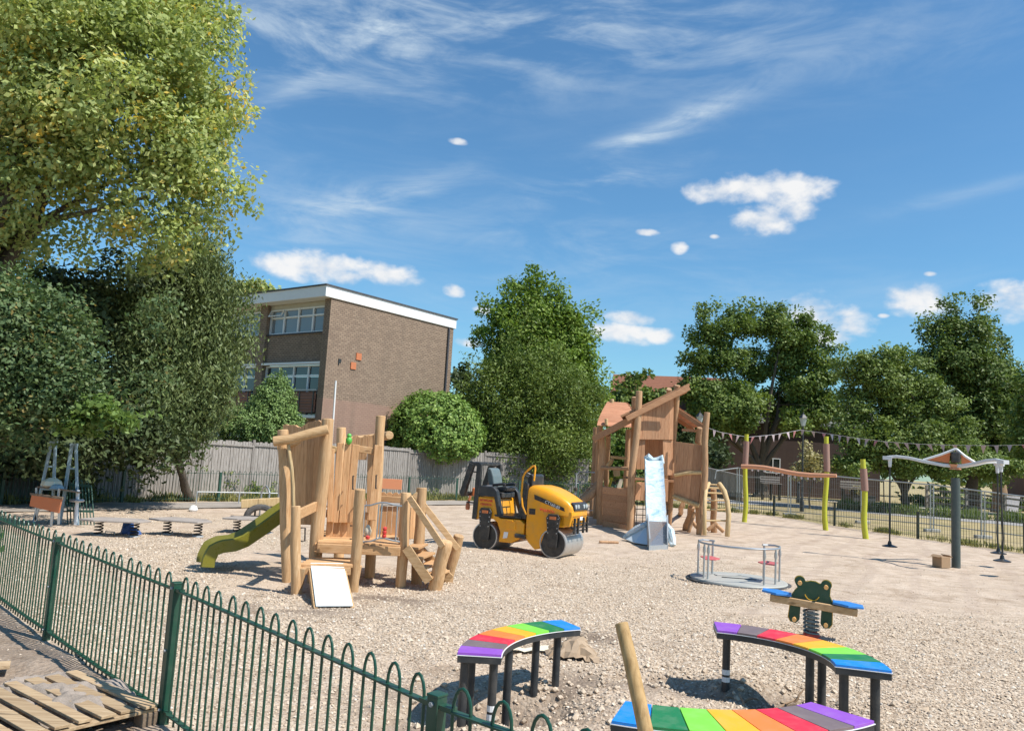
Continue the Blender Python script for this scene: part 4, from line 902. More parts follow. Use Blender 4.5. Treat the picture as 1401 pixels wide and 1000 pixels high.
tree('horse_chestnut', 'tall dark dome of a tree at the right', [(1315, 412, 11), (1300, 420, 14), (1330, 420, 14), (1272, 436, 13), (1258, 452, 9), (1348, 438, 13), (1362, 455, 12), (1288, 450, 24), (1325, 455, 30), (1355, 478, 22), (1378, 495, 12), (1388, 515, 12), (1252, 470, 9), (1262, 500, 12), (1280, 490, 34), (1325, 510, 44), (1370, 520, 34), (1270, 530, 22), (1340, 570, 48), (1380, 560, 36), (1300, 580, 34), (1315, 415, 12), (1345, 430, 14), (1375, 600, 34), (1310, 618, 34), (1350, 628, 34)], 60, (1330, 690), 84000, .15, 'leaf_oak', 25, .5, clump=.7, k=26, fill=.12, tops=6)
tree('edge_tree', 'lighter tree cut off by the right edge of the view', [(1400, 540, 26), (1415, 580, 36), (1400, 615, 26), (1440, 530, 40), (1470, 600, 50), (1390, 505, 12)], 52, (1425, 700), 15000, .17, 'leaf_lime', 26, .2, clump=.6, k=20, fill=.3)
tree('distant_tree', 'small tree top showing above the flat roof of the brick building', [(350, 396, 14, 0, .8), (368, 402, 10), (330, 402, 14)], 62, (350, 640), 3200, .22, 'leaf_syc', 27, 0, clump=.5, k=14, fill=.4)
tree('distant_tree', 'dark tree edge showing between the brick building and the laurel bush', [(635, 520, 20, 0, 1), (625, 560, 24), (650, 590, 24), (600, 560, 30)], 52, (630, 690), 9000, .17, 'leaf_dark', 28, .2, clump=.5, k=18, fill=.4)
tree('park_sapling', 'young brownish leaved sapling tied between two stakes', [(1105, 615, 12, 0, 1.2), (1108, 635, 20, 0, .9), (1122, 645, 14), (1090, 648, 10), (1103, 602, 6, 0, 1.3)], 46, (1108, 690), 3200, .10, 'leaf_sapling', 29, .05, clump=.3, k=14, fill=.4)
def sapling_stakes():
    for i, (x, l) in enumerate(((1100, 'thin leaning stake left of the park sapling'), (1117, 'thin upright stake right of the park sapling'))):
        p = G(x, 688, 0); p.y = 45.6
        MB_ = MB().tube([(p.x, 45.6, 0), (p.x + (.35 if i == 0 else 0), 45.7, 1.9)], .035, 6).build('tree_stake', 'bark'); tag(MB_, l, 'stake')
sapling_stakes()
# masses nobody could count: dark undergrowth along the boundary, treeline far away
def mass(name, label, blobs, n, leaf, mat, seed, **k):
    o, _ = crown(name, blobs, n, leaf, mat, None, seed, **k); o['kind'] = 'stuff'; o['label'] = label
b_ = []
for i in range(26):
    f = i / 25; x = -34 + f * 22; y = 7 + f * 21; b_.append((x - .6, y + 2.0, 1.8, 1.6, 1.5, 2.6))
mass('undergrowth', 'dark ivy and undergrowth behind the left end of the wooden fence', b_, 26000, .16, 'leaf_dark', 31, clump=.5, k=24, fill=.4)
b_ = [(-75 + i * 7.2, 96 + 8 * math.sin(i), 3.6, 6, 4, 5.2 + 1.6 * math.sin(i * 2.3)) for i in range(28)]
mass('far_treeline', 'distant belt of trees round the park', b_, 26000, .6, 'leaf_oak', 32, clump=1.6, k=20, fill=.3)
b_ = [(x, 64 + .5 * math.sin(x), .35, 2.0, 1.0, .55) for x in np.linspace(34, 66, 14)]
mass('low_hedge', 'low clipped hedge in front of the park houses', b_, 14000, .16, 'leaf_oak', 33, clump=.4, k=20, fill=.3, thresh=0)
b_ = [(D(x, y, 44).x, 44 + dy, .12, .9, .9, .26) for x, y, dy in [(1210, 690, 4), (1235, 690, 3), (1260, 690, 2), (1285, 690, 1.5), (1310, 690, 1), (1335, 690, 1), (1350, 690, 1.5), (1385, 700, 0), (1400, 700, 0), (1420, 700, -1)]]
mass('tall_weeds', 'tall green weeds by the rail fence beside the carved trunk', b_, 9000, .05, 'leaf_weed', 34, clump=.4, k=18, fill=.5, elong=8, upf=1.5, thresh=0)
def grass():
    b = []
    rg = random.Random(6)
    for i in range(70):
        f = rg.random(); x0 = -14.0 + f * 17.5; k = np.interp(x0, [-20, -13.04, -9.26, -2.06, 3.34], [12.5, 20.83, 25.98, 34.2, 36.6]); b.append((x0, k + rg.uniform(.1, .9), .05, .35, .35, .16))
    for i in range(50):
        f = rg.random(); x0 = 7.4 + f * 8.2; k = np.interp(x0, [7.4, 12.3, 13.2, 14.25, 15.65], [38.6, 36.4, 31.9, 27.5, 24]); b.append((x0 + rg.uniform(.0, .5), k + .2, .02, .3, .3, .05))
    mass('verge_grass', 'rough dry grass growing along the foot of the railings', b, 24000, .03, 'leaf_grass', 35, clump=.2, k=16, fill=.7, elong=6, upf=1.5, thresh=0)
grass()
b_ = [(-10.8, 28.0, .1, .5, .4, .5), (-9.9, 28.4, .2, .6, .4, .6), (-9.2, 29.0, .15, .7, .4, .5), (-8.6, 29.8, .3, .5, .4, .7), (-3.3, 35.2, .1, .6, .4, .5), (0, 37.2, .2, 1, .4, .6), (2.6, 38, .2, 1, .4, .8), (4.6, 38.4, .3, 1.2, .5, .9), (6.6, 39.6, .3, 1.2, .5, 1.0)]
mass('nettles', 'green nettles growing at the foot of the wooden fence', b_, 7000, .07, 'leaf_weed', 36, clump=.25, k=16, fill=.5, thresh=0)
# ------------------------------------------------------------------ tower with green slide (left)
def Dz(x, y, Y): return D(x, y, Y)
def tower_one():
    t = thing('play_tower', 'small oak log play tower with green slide, deck and steps', 'play tower', (-2.2, 12, 0))
    def lp(b, top, Y2, r, nm='post', mat='log_v', seed=0, taper=.04, **k):
        p = G(*b); q = D(*top, Y2 if Y2 else p.y); d = (q - p).normalized(); return log([p - d * .12, q], r * .88, t, nm, mat, seed=seed, taper=taper, **k)
    lp((394, 795), (387, 588), 11.9, .098, seed=1)
    lp((405, 812), (404.5, 692), 10.95, .082, seed=2)
    lp((429, 796), (448.5, 573), 12.0, .115, seed=3, wob=.012)
    lp((506, 790), (521, 569), 12.75, .092, seed=4, wob=.012)
    lp((463, 772), (467, 585), 13.9, .10, seed=5)
    lp((483, 808), (493, 669), 11.25, .088, seed=6)
    lp((548, 803), (556, 674), 11.85, .092, seed=7)
    lp((570, 799), (577, 667), 12.35, .095, seed=8)
    lp((594, 807), (611, 740), 11.7, .115, seed=9, nm='stair_post')
    lp((612, 796), (628, 732), 12.5, .10, seed=10, nm='stair_post')
    # left board wall, facing left and towards the front, wavy top
    w = lambda u: .035 * math.sin(u * 9 + .5) + .015 * math.sin(u * 21 + 1)
    planks(t, D(393, 716, 12.75), D(434, 718, 12.15), D(389, 584, 12.75), D(442, 577, 12.15), 6, .035, 'oak_v', .003, .003, wave=w, out=(-.3, -1, 0), seed=3)
    log([D(374, 604, 11.66), D(400, 600, 11.7), D(425, 593, 11.76), D(449, 587, 11.82)], .072, t, 'top_log', 'log_h', seed=12, wob=0)
    log([D(379, 612, 12.55), D(394, 608, 12.6), D(440, 596, 12.3)], .06, t, 'top_log', 'log_h', seed=13, wob=0)
    log([D(394, 604, 11.72), D(399, 640, 11.74), D(401, 665, 11.74), D(402, 704, 11.72)], .026, t, 'curved_branch', 'palelog', seed=14, n=8, wob=0)
    MB().beam(D(407, 704, 11.1), D(433, 692, 11.95), .05, .14).build('cross_rail', 'oak_h', t, bevel=.008)
    # front door wall: fanned boards
    Y0, Y1 = 12.2, 12.45
    tops = [(454, 614), (466, 606), (476, 607.5), (487, 608)]
    bots = [(451, 714), (458, 715), (468, 715), (477, 715)]
    wd = [.085, .100, .098, .108]
    for i in range(4):
        a = D(*bots[i], Y0 + .05 * i); b = D(*tops[i], Y0 + .05 * i)
        MB().beam(a, b, wd[i], .038, (1, .2, 0)).build('board', 'oak_v', t, bevel=.008)
    for i in range(5):
        a = D(450 + i * 9.5, 737, Y0 + .12 + .04 * i); b = D(452 + i * 9.5, 706, Y0 + .12 + .04 * i)
        MB().beam(a, b, .102, .03, (1, .2, 0)).build('board', 'oak_v', t, bevel=.006)
    MB().beam(D(449, 613, 12.33), D(460, 616, 12.33), .04, .11).build('cross_rail', 'palelog', t, bevel=.008)
    MB().beam(D(486, 613.5, 12.38), D(517, 618, 12.5), .06, .11).build('door_head', 'oak_h', t, bevel=.01)
    MB().beam(D(509, 712, 12.35), D(518, 609, 12.45), .125, .05, (1, .2, 0)).build('door_post', 'oak_v', t, bevel=.01)
    MB().beam(D(446, 702, 12.36), D(505, 706, 12.5), .04, .12).build('cross_rail', 'oak_h', t, bevel=.008)
    for x, y in ((484, 660), (515.5, 659)):
        a, b = D(x, y - 9, 12.2), D(x - .5, y + 9, 12.2)
        o_ = Vector((0, -.06, 0)); MB().tube([a, a + o_, b + o_, b], .011, 6).build('grab_handle', 'black_metal', t)
    for x, y, Y in ((416.5, 731, 11.0), (484, 728, 11.4)):
        a, b = D(x - 5, y - 9, Y), D(x - 5.5, y + 9, Y); o_ = (D(x + 1, y, Y) - D(x - 5, y, Y)); MB().tube([a, a + o_, b + o_, b], .011, 6).build('grab_handle', 'black_metal', t)
    # back wall with a tall window
    Yb = 13.9
    w2 = lambda u: .03 * math.sin(u * 7 + 2)
    planks(t, D(467, 745, Yb), D(485.5, 745, Yb), D(472, 606, Yb), D(488, 596, Yb), 2, .03, 'oak_v', .003, .004, out=(0, -1, 0), wave=w2, seed=5)
    planks(t, D(501, 745, Yb), D(516, 745, Yb), D(503, 596, Yb), D(520, 590, Yb), 2, .03, 'oak_v', .003, .004, out=(0, -1, 0), wave=w2, seed=6)
    planks(t, D(486, 629, Yb), D(502, 629, Yb), D(488.5, 597, Yb), D(503, 597, Yb), 2, .03, 'oak_v', .003, .004, out=(0, -1, 0), wave=w2, seed=7)
    planks(t, D(484, 745, Yb), D(501, 745, Yb), D(486, 682, Yb), D(501, 682, Yb), 2, .03, 'oak_v', .003, .004, out=(0, -1, 0), seed=8)
    log([D(520, 597, 14.1), D(533, 595.5, 13.6)], .075, t, 'top_log', 'log_h', seed=16, wob=0)
    log([D(474, 602, 13.95), D(520, 597, 14.1)], .055, t, 'top_log', 'log_h', seed=17, wob=0)
    # deck boards and fascia
    z = .62
    P0, P1 = G(435, 740, z), G(548, 745, z); back = Vector((-.18, 1, 0)).normalized()
    for i in range(11):
        a = P0 + back * (.03 + i * .15) ; b = P1 + back * (.03 + i * .15)
        MB().beam(a - Vector((0, 0, .02)), b - Vector((0, 0, .02)), .138, .04).build('deck_board', 'oak_h', t, bevel=.006)
    MB().beam(P0 - Vector((0, 0, .09)) - back * .07, P1 - Vector((0, 0, .09)) - back * .07, .05, .13).build('fascia', 'oak_h', t, bevel=.008)
    MB().beam(P0 - Vector((.02, 0, .1)), P0 - Vector((.02, 0, .1)) + back * 1.5, .05, .12).build('fascia', 'oak_h', t, bevel=.008)
    # low platform and white board ramp
    S0, S1 = G(409, 771, .385), G(481, 772.5, .385)
    for i in range(5):
        o_ = Vector((0, .07 + i * .15, -.02)); MB().beam(S0 + o_, S1 + o_, .138, .04).build('deck_board', 'oak_h', t, bevel=.006)
    MB().beam(S0 + Vector((0, -.03, -.085)), S1 + Vector((0, -.03, -.085)), .05, .10).build('fascia', 'oak_h', t, bevel=.008)
    for b in ((402, 812), (479, 807)):
        p = G(*b); MB().prism([p + Vector((.02, -.02, -.1)), p + Vector((.10, -.02, .1)), p + Vector((.13, -.02, .34)), p + Vector((-.0, -.02, .34))], (0, .1, 0)).build('brace', 'log_v', t, bevel=.01)
    R0, R1, R2, R3 = G(424.5, 771, .375), G(469.5, 771.5, .375), G(482.5, 829.5, .02), G(432, 830, .02)
    nn = (R1 - R0).cross(R3 - R0).normalized(); nn = nn if nn.z > 0 else -nn
    MB().prism([R0, R1, R2, R3], nn * .018).build('ramp_panel', 'white_board', t, bevel=.004, label='smooth white board lying on the ramp')
    for a, b in ((R0, R3), (R1, R2)): MB().beam(a - nn * .05, b - nn * .05, .05, .09).build('ramp_bearer', 'log_h', t, bevel=.006)
    # low back wall with scalloped boards right of the door
    A, B = D(511, 733, 13.1), D(551, 735, 13.1)
    planks(t, A, B, D(514, 692, 13.1), D(554, 693, 13.1), 5, .03, 'oak_v', .008, .004, out=(0, -1, 0), seed=9)
    MB().beam(D(514, 682, 13.05), D(553, 684, 13.05), .05, .10).build('top_rail', 'oak_h', t, bevel=.008)
    for i in range(4):
        c = D(524 + i * 8.6, 677.5 + i * .3, 13.12); lp_ = [c + Vector((math.cos(a) * .055, 0, math.sin(a) * .055)) for a in np.linspace(0, PI, 8)]
        MB().prism(lp_ + [c + Vector((-.055, 0, -.07)), c + Vector((.055, 0, -.07))], (0, .04, 0)).build('scallop', 'oak_v', t)
    planks(t, D(558, 737, 12.5), D(572, 737, 12.7), D(558, 694, 12.5), D(573, 692, 12.7), 3, .03, 'oak_v', .006, .004, out=(0, -1, 0), seed=10)
    # steel balustrade with abacus balls between the front posts
    a = [(497, 691.5), (508, 691), (516, 688.5), (522, 687.3), (530, 688), (538, 690.5), (546, 692), (550, 692)]
    Y = 11.65
    bal = MB().tube([D(x, y, Y) for x, y in a], .0135, 7)
    b = [(496, 741), (508, 740), (518, 736), (526, 736), (536, 739), (547, 741)]
    bal.tube([D(x, y, Y) for x, y in b], .0135, 7)
    for x0, y0, x1, y1 in ((499, 692, 496, 740), (523, 688, 519, 736), (518.5, 690, 515, 737), (544, 691, 541, 740)): bal.tube([D(x0, y0, Y), D(x1, y1, Y)], .0115, 7)
    bo = bal.build('balustrade', 'galv', t, smooth=True)
    for x, y in ((526.5, 723), (526, 728), (525.6, 733), (503, 735)):
        c = D(x, y, Y); r = .032; MB().lathe(c, [(r * .5, -r * .9), (r, -r * .4), (r, r * .4), (r * .5, r * .9)], 12).build('bead', 'red_plastic', bo, smooth=True)
    c = D(503, 727, Y + .1); MB().lathe(c, [(.02, -.07), (.05, -.04), (.055, .02), (.03, .08), (.01, .1)], 10).build('bead', 'cloth_cream', bo, smooth=True, label='cream coloured pear shaped bead')
    # stairs
    for (a0, b0, w) in (((556, 746), (587, 800), 11.75), ((567, 741), (616, 797), 12.45)):
        A, B = D(*a0, w), D(*b0, w - .05); B.z = max(B.z, .02); MB().beam(A - Vector((0, 0, .03)), B - Vector((0, 0, -.05)), .045, .14).build('stringer', 'log_h', t, bevel=.006)
    for i in range(4):
        f = (i + .45) / 4.6
        A = D(556, 744, 11.78).lerp(D(587, 803, 11.7), f); B = D(568, 741, 12.4).lerp(D(614, 797, 12.4), f)
        MB().beam(A + Vector((.05, 0, 0)), B + Vector((.05, 0, A.z - B.z)), .2, .035).build('tread', 'oak_h', t, bevel=.005)
    for p, q, Y2 in (((560, 680), (606, 748), (11.75, 11.6)), ((567, 675), (627, 751), (12.3, 12.35))):
        MB().beam(D(*p, Y2[0]), D(*q, Y2[1]), .04, .09).build('handrail', 'log_h', t, bevel=.006)
    # small green toy parrot perched on the boards
    c = D(477.5, 601, 12.25)
    MB().lathe(c, [(.015, -.08), (.045, -.05), (.05, 0), (.03, .03), (.038, .06), (.02, .09)], 10).build('carved_parrot', 'leaf_bright_paint', t, smooth=True, label='small bright green carved parrot perched on the boards')
    # green slide with raised sides
    T = Vector((-3.22, 13.12, 0)); Bt = Vector((-4.47, 12.45, 0)); dv = (Bt - T).normalized(); sd = Vector((-dv.y, dv.x, 0))
    if sd.y > 0: sd = -sd
    L_ = (Bt - T).length
    prof = [(0, 1.08), (.12, 1.02), (.3, .83), (.5, .60), (.66, .43), (.78, .36), (.90, .34), (.97, .30), (1.0, .18), (1.005, .08)]
    prof = [(f, z_ * .98) for f, z_ in prof]
    mb = MB(); hw = .25
    sec = [(-hw - .03, .14), (-hw, .16), (-hw + .03, .03), (0, 0), (hw - .03, .03), (hw, .16), (hw + .03, .14), (hw + .02, -.04), (0, -.05), (-hw - .02, -.04)]
    sm = []
    for i in range(len(prof) - 1):
        for k in range(3): a_, b2 = prof[i], prof[i + 1]; u = k / 3; sm.append((a_[0] + (b2[0] - a_[0]) * u, a_[1] + (b2[1] - a_[1]) * u))
    sm.append(prof[-1]); n = len(sec); vs = []
    for i, (f, z_) in enumerate(sm):
        g0 = sm[max(0, i - 1)]; g1 = sm[min(len(sm) - 1, i + 1)]; tx, tz = (g1[0] - g0[0]) * L_, g1[1] - g0[1]; l = math.hypot(tx, tz); nx, nz = -tz / l, tx / l
        if nz < 0: nx, nz = -nx, -nz
        for u, h in sec: vs.append(T + dv * (f * L_ + nx * h) + sd * u + Vector((0, 0, z_ + nz * h)))
    fs = [(i * n + j, i * n + (j + 1) % n, (i + 1) * n + (j + 1) % n, (i + 1) * n + j) for i in range(len(sm) - 1) for j in range(n)] + [tuple(range(n)), tuple(range((len(sm) - 1) * n, len(sm) * n))]
    MB().add(vs, fs).build('slide', 'slide_green', t, smooth=True, label='olive green plastic slide')
paint('leaf_bright_paint', (.10, .42, .06), .5, 0, 0)
tower_one()

# ------------------------------------------------------------------ big climbing tower with wrapped slide
def tower_two():
    t = thing('climbing_tower', 'tall reddish wooden climbing tower with sloping roofs and a slide wrapped in plastic', 'play tower', (4.6, 25, 0))
    def lp(b, top, Y2, r, nm='post', mat='larchlog', seed=0, taper=.06, wob=.02, sub=.15, zb=None):
        p = G(*b); q = D(*top, Y2 if Y2 else p.y); d = (q - p).normalized(); return log([p - d * sub, q], r * .74, t, nm, mat, seed=seed, taper=taper, wob=wob)
    lp((820.5, 717), (823.5, 597), 25.5, .14, seed=1); lp((829, 708), (832, 595), 27, .13, seed=2); lp((861, 725), (874.5, 535), 24.3, .15, seed=3, wob=.03)
    lp((865, 716), (868, 543), 25.8, .13, seed=4); lp((914, 722), (926.5, 527), 24.8, .14, seed=5); lp((910, 708), (915.5, 532), 27, .13, seed=6)
    lp((957, 731), (967.5, 564), 23.9, .135, seed=7, wob=.03); lp((939, 725), (946.5, 692), 24.6, .16, seed=8); lp((930, 704), (934, 690), 27, .13, seed=9)
    lp((977, 728), (976, 668), 24.8, .14, seed=10); lp((955, 720), (956.5, 590), 26.5, .11, seed=11); lp((866, 722), (866.5, 690), 25.0, .10, seed=12)
    # low log wall at the left
    for i in range(6):
        y0 = 719.5 - i * 9.3
        a = D(825, y0 - 3, 25.2); b = D(859, y0 + (3 if i < 1 else 1), 24.5); MB().beam(a, b, .09, .235).build('wall_log', 'larch_h', t, bevel=.03)
    # open hut rails and bits inside
    for (x0, y0, Y0_), (x1, y1, Y1_), r, mt in (((823, 640, 25.4), (861, 641, 24.5), .06, 'larchlog'), ((836, 625, 27), (858, 627, 26.6), .05, 'palelog'), ((830, 700, 26), (861, 702, 26), .09, 'larchlog'), ((830, 640, 26.8), (838, 628, 26.6), .07, 'palelog')):
        log([D(x0, y0, Y0_), D(x1, y1, Y1_)], r, t, 'rail', mt, seed=int(x0), wob=.01)
    log([D(837, 653, 26.6), D(832, 672, 26.6)], .045, t, 'climbing_peg', 'post_lime', n=7, wob=0, seed=1)
    MB().prism([D(842, 671, 25.6), D(849, 671, 25.6), D(853, 655, 25.6), D(848, 655, 25.6)], (0, .08, 0)).build('climbing_hold', 'cloth_cream', t, bevel=.02)
    MB().prism([D(839, 643, 26), D(848, 643, 26), D(849, 651, 26), D(840, 652, 26)], (0, .1, 0)).build('climbing_hold', 'palelog', t, bevel=.02)
    # roofs
    def roof(p, q, dep, th, nm, n=6, over=0., mat='larch_h'):
        p, q = V3(p), V3(q); dp = V3(dep)
        for i in range(n):
            a = p + dp * (i / n); nxt = dp / n * .97; d = (q - p).normalized(); nr = d.cross(dp.normalized()); nr = nr if nr.z > 0 else -nr
            MB().prism([a, q + dp * (i / n), q + dp * (i / n) + nxt, a + nxt], nr * th).build(nm, mat, t, bevel=.008)
    roof(D(812, 599, 25.2), D(865, 570, 24.5), (.25, 2.6, 0), .06, 'roof_board', 8)
    MB().beam(D(812, 600.5, 25.1), D(865, 573, 24.4), .05, .2).build('barge_board', 'larch_h', t, bevel=.01)
    roof(D(850, 571, 24.3), D(944, 527, 24.3), (.5, 2.6, 0), .07, 'roof_board', 8)
    MB().beam(D(857, 573, 24.2), D(943, 530, 24.2), .06, .17).build('barge_board', 'larch_h', t, bevel=.01)
    # right small roof: slats rising to the left
    A0, A1 = D(927, 561, 25), D(963, 585, 24.6); dp = Vector((.2, 2.2, 0))
    MB().beam(A0, A1, .06, .14).build('barge_board', 'larch_h', t, bevel=.01)
    MB().beam(A0 + dp, A1 + dp, .06, .14).build('barge_board', 'larch_h', t, bevel=.01)
    for i in range(12):
        f = (i + .3) / 12; a = A0.lerp(A1, f) + Vector((0, 0, .09)); MB().prism([a, a + dp, a + dp + (A1 - A0) / 12 * .82, a + (A1 - A0) / 12 * .82], (0, 0, .03)).build('roof_slat', 'roofwood', t)
    MB().beam(D(933, 588, 25), D(961, 590, 24.8), .06, .08).build('cross_rail', 'larch_h', t)
    lp((957, 722), (958, 583), 24.7, .07, nm='strut', seed=21)
    log([D(954.5, 606, 24.6), D(957.5, 585, 24.4)], .09, t, 'strut', 'larchlog', seed=22, wob=0)
    # front walls
    planks(t, D(871.5, 601, 24.45), D(920, 601.5, 24.75), D(873.5, 565.5, 24.45), D(921, 542, 24.75), 8, .05, 'larch_v', .002, .0, out=(0, -1, 0), seed=11)
    planks(t, D(870, 642, 24.55), D(881, 642, 24.6), D(872, 600, 24.55), D(882, 600, 24.6), 2, .05, 'larch_v', .002, .0, out=(0, -1, 0), seed=12)
    planks(t, D(907, 650, 24.7), D(919, 650, 24.8), D(906, 602, 24.7), D(920, 602, 24.8), 2, .05, 'larch_v', .002, .0, out=(0, -1, 0), seed=13)
    planks(t, D(882, 650, 26.8), D(908, 650, 26.8), D(882, 596, 26.8), D(908, 596, 26.8), 4, .05, 'larch_v', .002, .0, out=(0, -1, 0), seed=14)
    planks(t, D(868, 684, 24.6), D(913, 686, 24.8), D(870, 660, 24.6), D(914, 656, 24.8), 7, .05, 'larch_v', .002, .02, out=(0, -1, 0), seed=15)
    # deck
    for i in range(8):
        a = D(866, 655, 24.9) + Vector((0, i * .3, 0)); b = D(955, 658, 24.9) + Vector((0, i * .3, 0)); b.z = a.z; MB().beam(a, b, .28, .06).build('deck_board', 'larch_h', t)
    # right tall board wall
    planks(t, D(922, 682, 24.6), D(956, 691, 24.1), D(924, 604, 24.6), D(964, 609, 24.1), 6, .05, 'larch_v', .002, .0, out=(0, -1, 0), seed=16)
    log([D(923, 650, 24.5), D(940, 647, 24.3), D(961, 646.5, 24.0)], .055, t, 'rail', 'palelog', seed=23, wob=.01)
    log([D(921, 679, 24.5), D(957, 692, 24.0)], .07, t, 'rail', 'palelog', seed=24, wob=.01)
    # hut behind with slatted roof
    H = D(840, 600, 28.5); hx, hy = H.x, 28.5
    zt = D(838, 552, 28.5).z; ze = D(838, 585, 28.5).z
    w = .62
    for i in range(9):
        f0, f1 = i / 9, (i + 1.04) / 9; z0 = ze + (zt - ze) * f0; z1 = ze + (zt - ze) * f1; r0_ = w + .0 - (w - .20) * f0 ** 1.3; r1_ = w - (w - .20) * f1 ** 1.3
        ya, yb = hy - 1.0 + .85 * f0, hy - 1.0 + .85 * f1
        MB().prism([(hx - r0_ - .12, ya, z0), (hx + r0_ + .25, ya, z0), (hx + r1_ + .2, yb, z1), (hx - r1_ - .1, yb, z1)], (0, .02, .05)).build('roof_slat', 'roofwood', t)
        MB().prism([(hx + r0_ + .25, ya, z0), (hx + r0_ + .25, hy + .9, z0), (hx + r1_ + .2, hy + .9, z1), (hx + r1_ + .2, yb, z1)], (-.02, 0, .05)).build('roof_slat', 'roofwood', t)
    for dx, dy in ((-.6, -.6), (.6, -.6), (.6, .6), (-.6, .6)): log([(hx + dx, hy + dy, -.1), (hx + dx, hy + dy, ze)], .10, t, 'post', 'larchlog', seed=int(dx * 10 + dy * 3 + 40))
    log([D(837.5, 556, 28.4), D(837, 546, 28.4)], .08, t, 'finial', 'palelog', seed=31, wob=0)
    log([D(829.5, 582, 27.5), D(829.5, 573, 27.5)], .06, t, 'finial', 'palelog', seed=32, wob=0)
    # climbing ramp log at the left
    log([D(786, 697, 25.6), D(820, 664, 25.9)], .13, t, 'ramp_log', 'larchlog', seed=33, wob=.02)
    log([D(787, 692, 26.4), D(820, 660, 26.7)], .11, t, 'ramp_log', 'larchlog', seed=34, wob=.02)
    log([G(770, 704) + Vector((0, 0, .08)), G(818, 706) + Vector((0, 0, .08))], .09, t, 'ground_log', 'larchlog', seed=35)
    for i in range(5):
        p = D(786, 692, 25.6).lerp(D(820, 659, 25.9), (i + .5) / 5); log([p, p + Vector((.15, .9, 0))], .05, t, 'rung', 'palelog', seed=36 + i, wob=0)
    # arched ladder at the right
    l = [D(x, y, Y) for x, y, Y in ((964, 732, 23.5), (964, 700, 23.55), (964.5, 682, 23.7), (966, 669, 24.0), (970, 661, 24.4))]
    r = [D(x, y, Y) for x, y, Y in ((995, 734, 23.5), (997, 705, 23.55), (995, 686, 23.6), (991, 672, 23.8), (984, 662, 24.2))]
    log(l, .06, t, 'ladder_rail', 'palelog', seed=51, wob=0); log(r, .075, t, 'ladder_rail', 'palelog', seed=52, wob=0)
    for y0, y1, xa, xb in ((712, 712, 965, 996), (697, 697, 965, 996), (684.5, 684.5, 965, 994.5), (674, 675, 966, 992), (667, 668, 967, 989), (662.5, 663.5, 970, 985)):
        Yd = 23.6 + (712 - y0) * .02; MB().tube([D(xa, y0, Yd), D(xb, y1, Yd)], .026, 7).build('rung', 'palelog', t)
    for (a, b) in (((968, 725), (981, 715)), ((990, 727), (978, 716)), ((942, 728), (950, 700)), ((946, 712), (957, 725))): log([D(*a, 24.6), D(*b, 24.6)], .06, t, 'brace', 'larchlog', seed=a[0], wob=0)
    # net under the deck
    nt = MB()
    for i in range(5): nt.tube([D(869, 688 + i * 8, 25.2), D(915, 690 + i * 8, 25.2)], .012, 4)
    for i in range(6): nt.tube([D(872 + i * 8, 686, 25.2), D(870 + i * 9, 722, 25.2)], .012, 4)
    nt.build('net', 'rubber', t)
    # slide: steel chute with plastic wrap
    top = [(882.5, 626, 24.2), (883, 650, 23.2), (884, 690, 21.6), (884.5, 715, 20.75)]
    topr = [(906.5, 627, 24.2), (908.5, 650, 23.2), (910.5, 690, 21.6), (912, 717, 20.75)]
    mb = MB(); LL = [D(*p) for p in top]; RR = [D(*p) for p in topr]
    rg = random.Random(2); rows = []
    for i in range(len(LL) - 1):
        for k in range(7):
            f = k / 7; rows.append((LL[i].lerp(LL[i + 1], f), RR[i].lerp(RR[i + 1], f)))
    rows.append((LL[-1], RR[-1])); nc = 9
    vs = []
    for i, (a, b) in enumerate(rows):
        for j in range(nc):
            f = j / (nc - 1); p = a.lerp(b, f); edge = abs(f - .5) * 2; bump_ = .05 * (edge ** 4) + rg.uniform(-.007, .007); vs.append(p + Vector((rg.uniform(-.006, .006), 0, 0)) + Vector((0, -.3, .8)) * bump_)
    m = len(vs); back_ = Vector((0, .14, -.10)); vs += [v + back_ for v in vs]; fs = []
    R_ = len(rows)
    for i in range(R_ - 1):
        for j in range(nc - 1):
            q = (i * nc + j, i * nc + j + 1, (i + 1) * nc + j + 1, (i + 1) * nc + j); fs.append(q); fs.append(tuple(m + z_ for z_ in reversed(q)))
        fs.append((i * nc, (i + 1) * nc, m + (i + 1) * nc, m + i * nc)); fs.append((i * nc + nc - 1, m + i * nc + nc - 1, m + (i + 1) * nc + nc - 1, (i + 1) * nc + nc - 1))
    fs.append(tuple(range(nc)) + tuple(m + j for j in reversed(range(nc)))); e0 = (R_ - 1) * nc; fs.append(tuple(e0 + j for j in reversed(range(nc))) + tuple(m + e0 + j for j in range(nc)))
    sl = MB().add(vs, fs).build('slide', 'plastic_wrap', t, smooth=True, label='slide chute wrapped in blue and white plastic sheet')
    # crumpled collar at the top and loose plastic at the foot
    MB().tube([D(882, 627, 24.15), D(887, 624, 24.1), D(893, 629, 24.1), D(899, 628, 24.1), D(905, 625, 24.1), D(908, 634, 24.0)], [.05, .09, .07, .06, .08, .03], 8).build('plastic_collar', 'plastic_wrap', sl, smooth=True)
    for pts, rr in (([(886, 716, 20.6), (872, 723, 20.7), (862, 729, 20.8), (853, 735, 20.9)], [.07, .09, .07, .03]), ([(912, 718, 20.5), (918, 726, 20.4), (921, 738, 20.2), (922, 747, 20.1)], [.07, .09, .07, .05]), ([(912, 722, 20.6), (915, 735, 20.4), (919, 747, 20.1)], [.05, .07, .04])):
        P = [D(*p) for p in pts]
        for q in P: q.z = max(q.z, .03)
        MB().tube(P, rr, 7).build('loose_plastic', 'plastic_wrap', sl, smooth=True, label='loose blue plastic hanging off the foot of the slide')
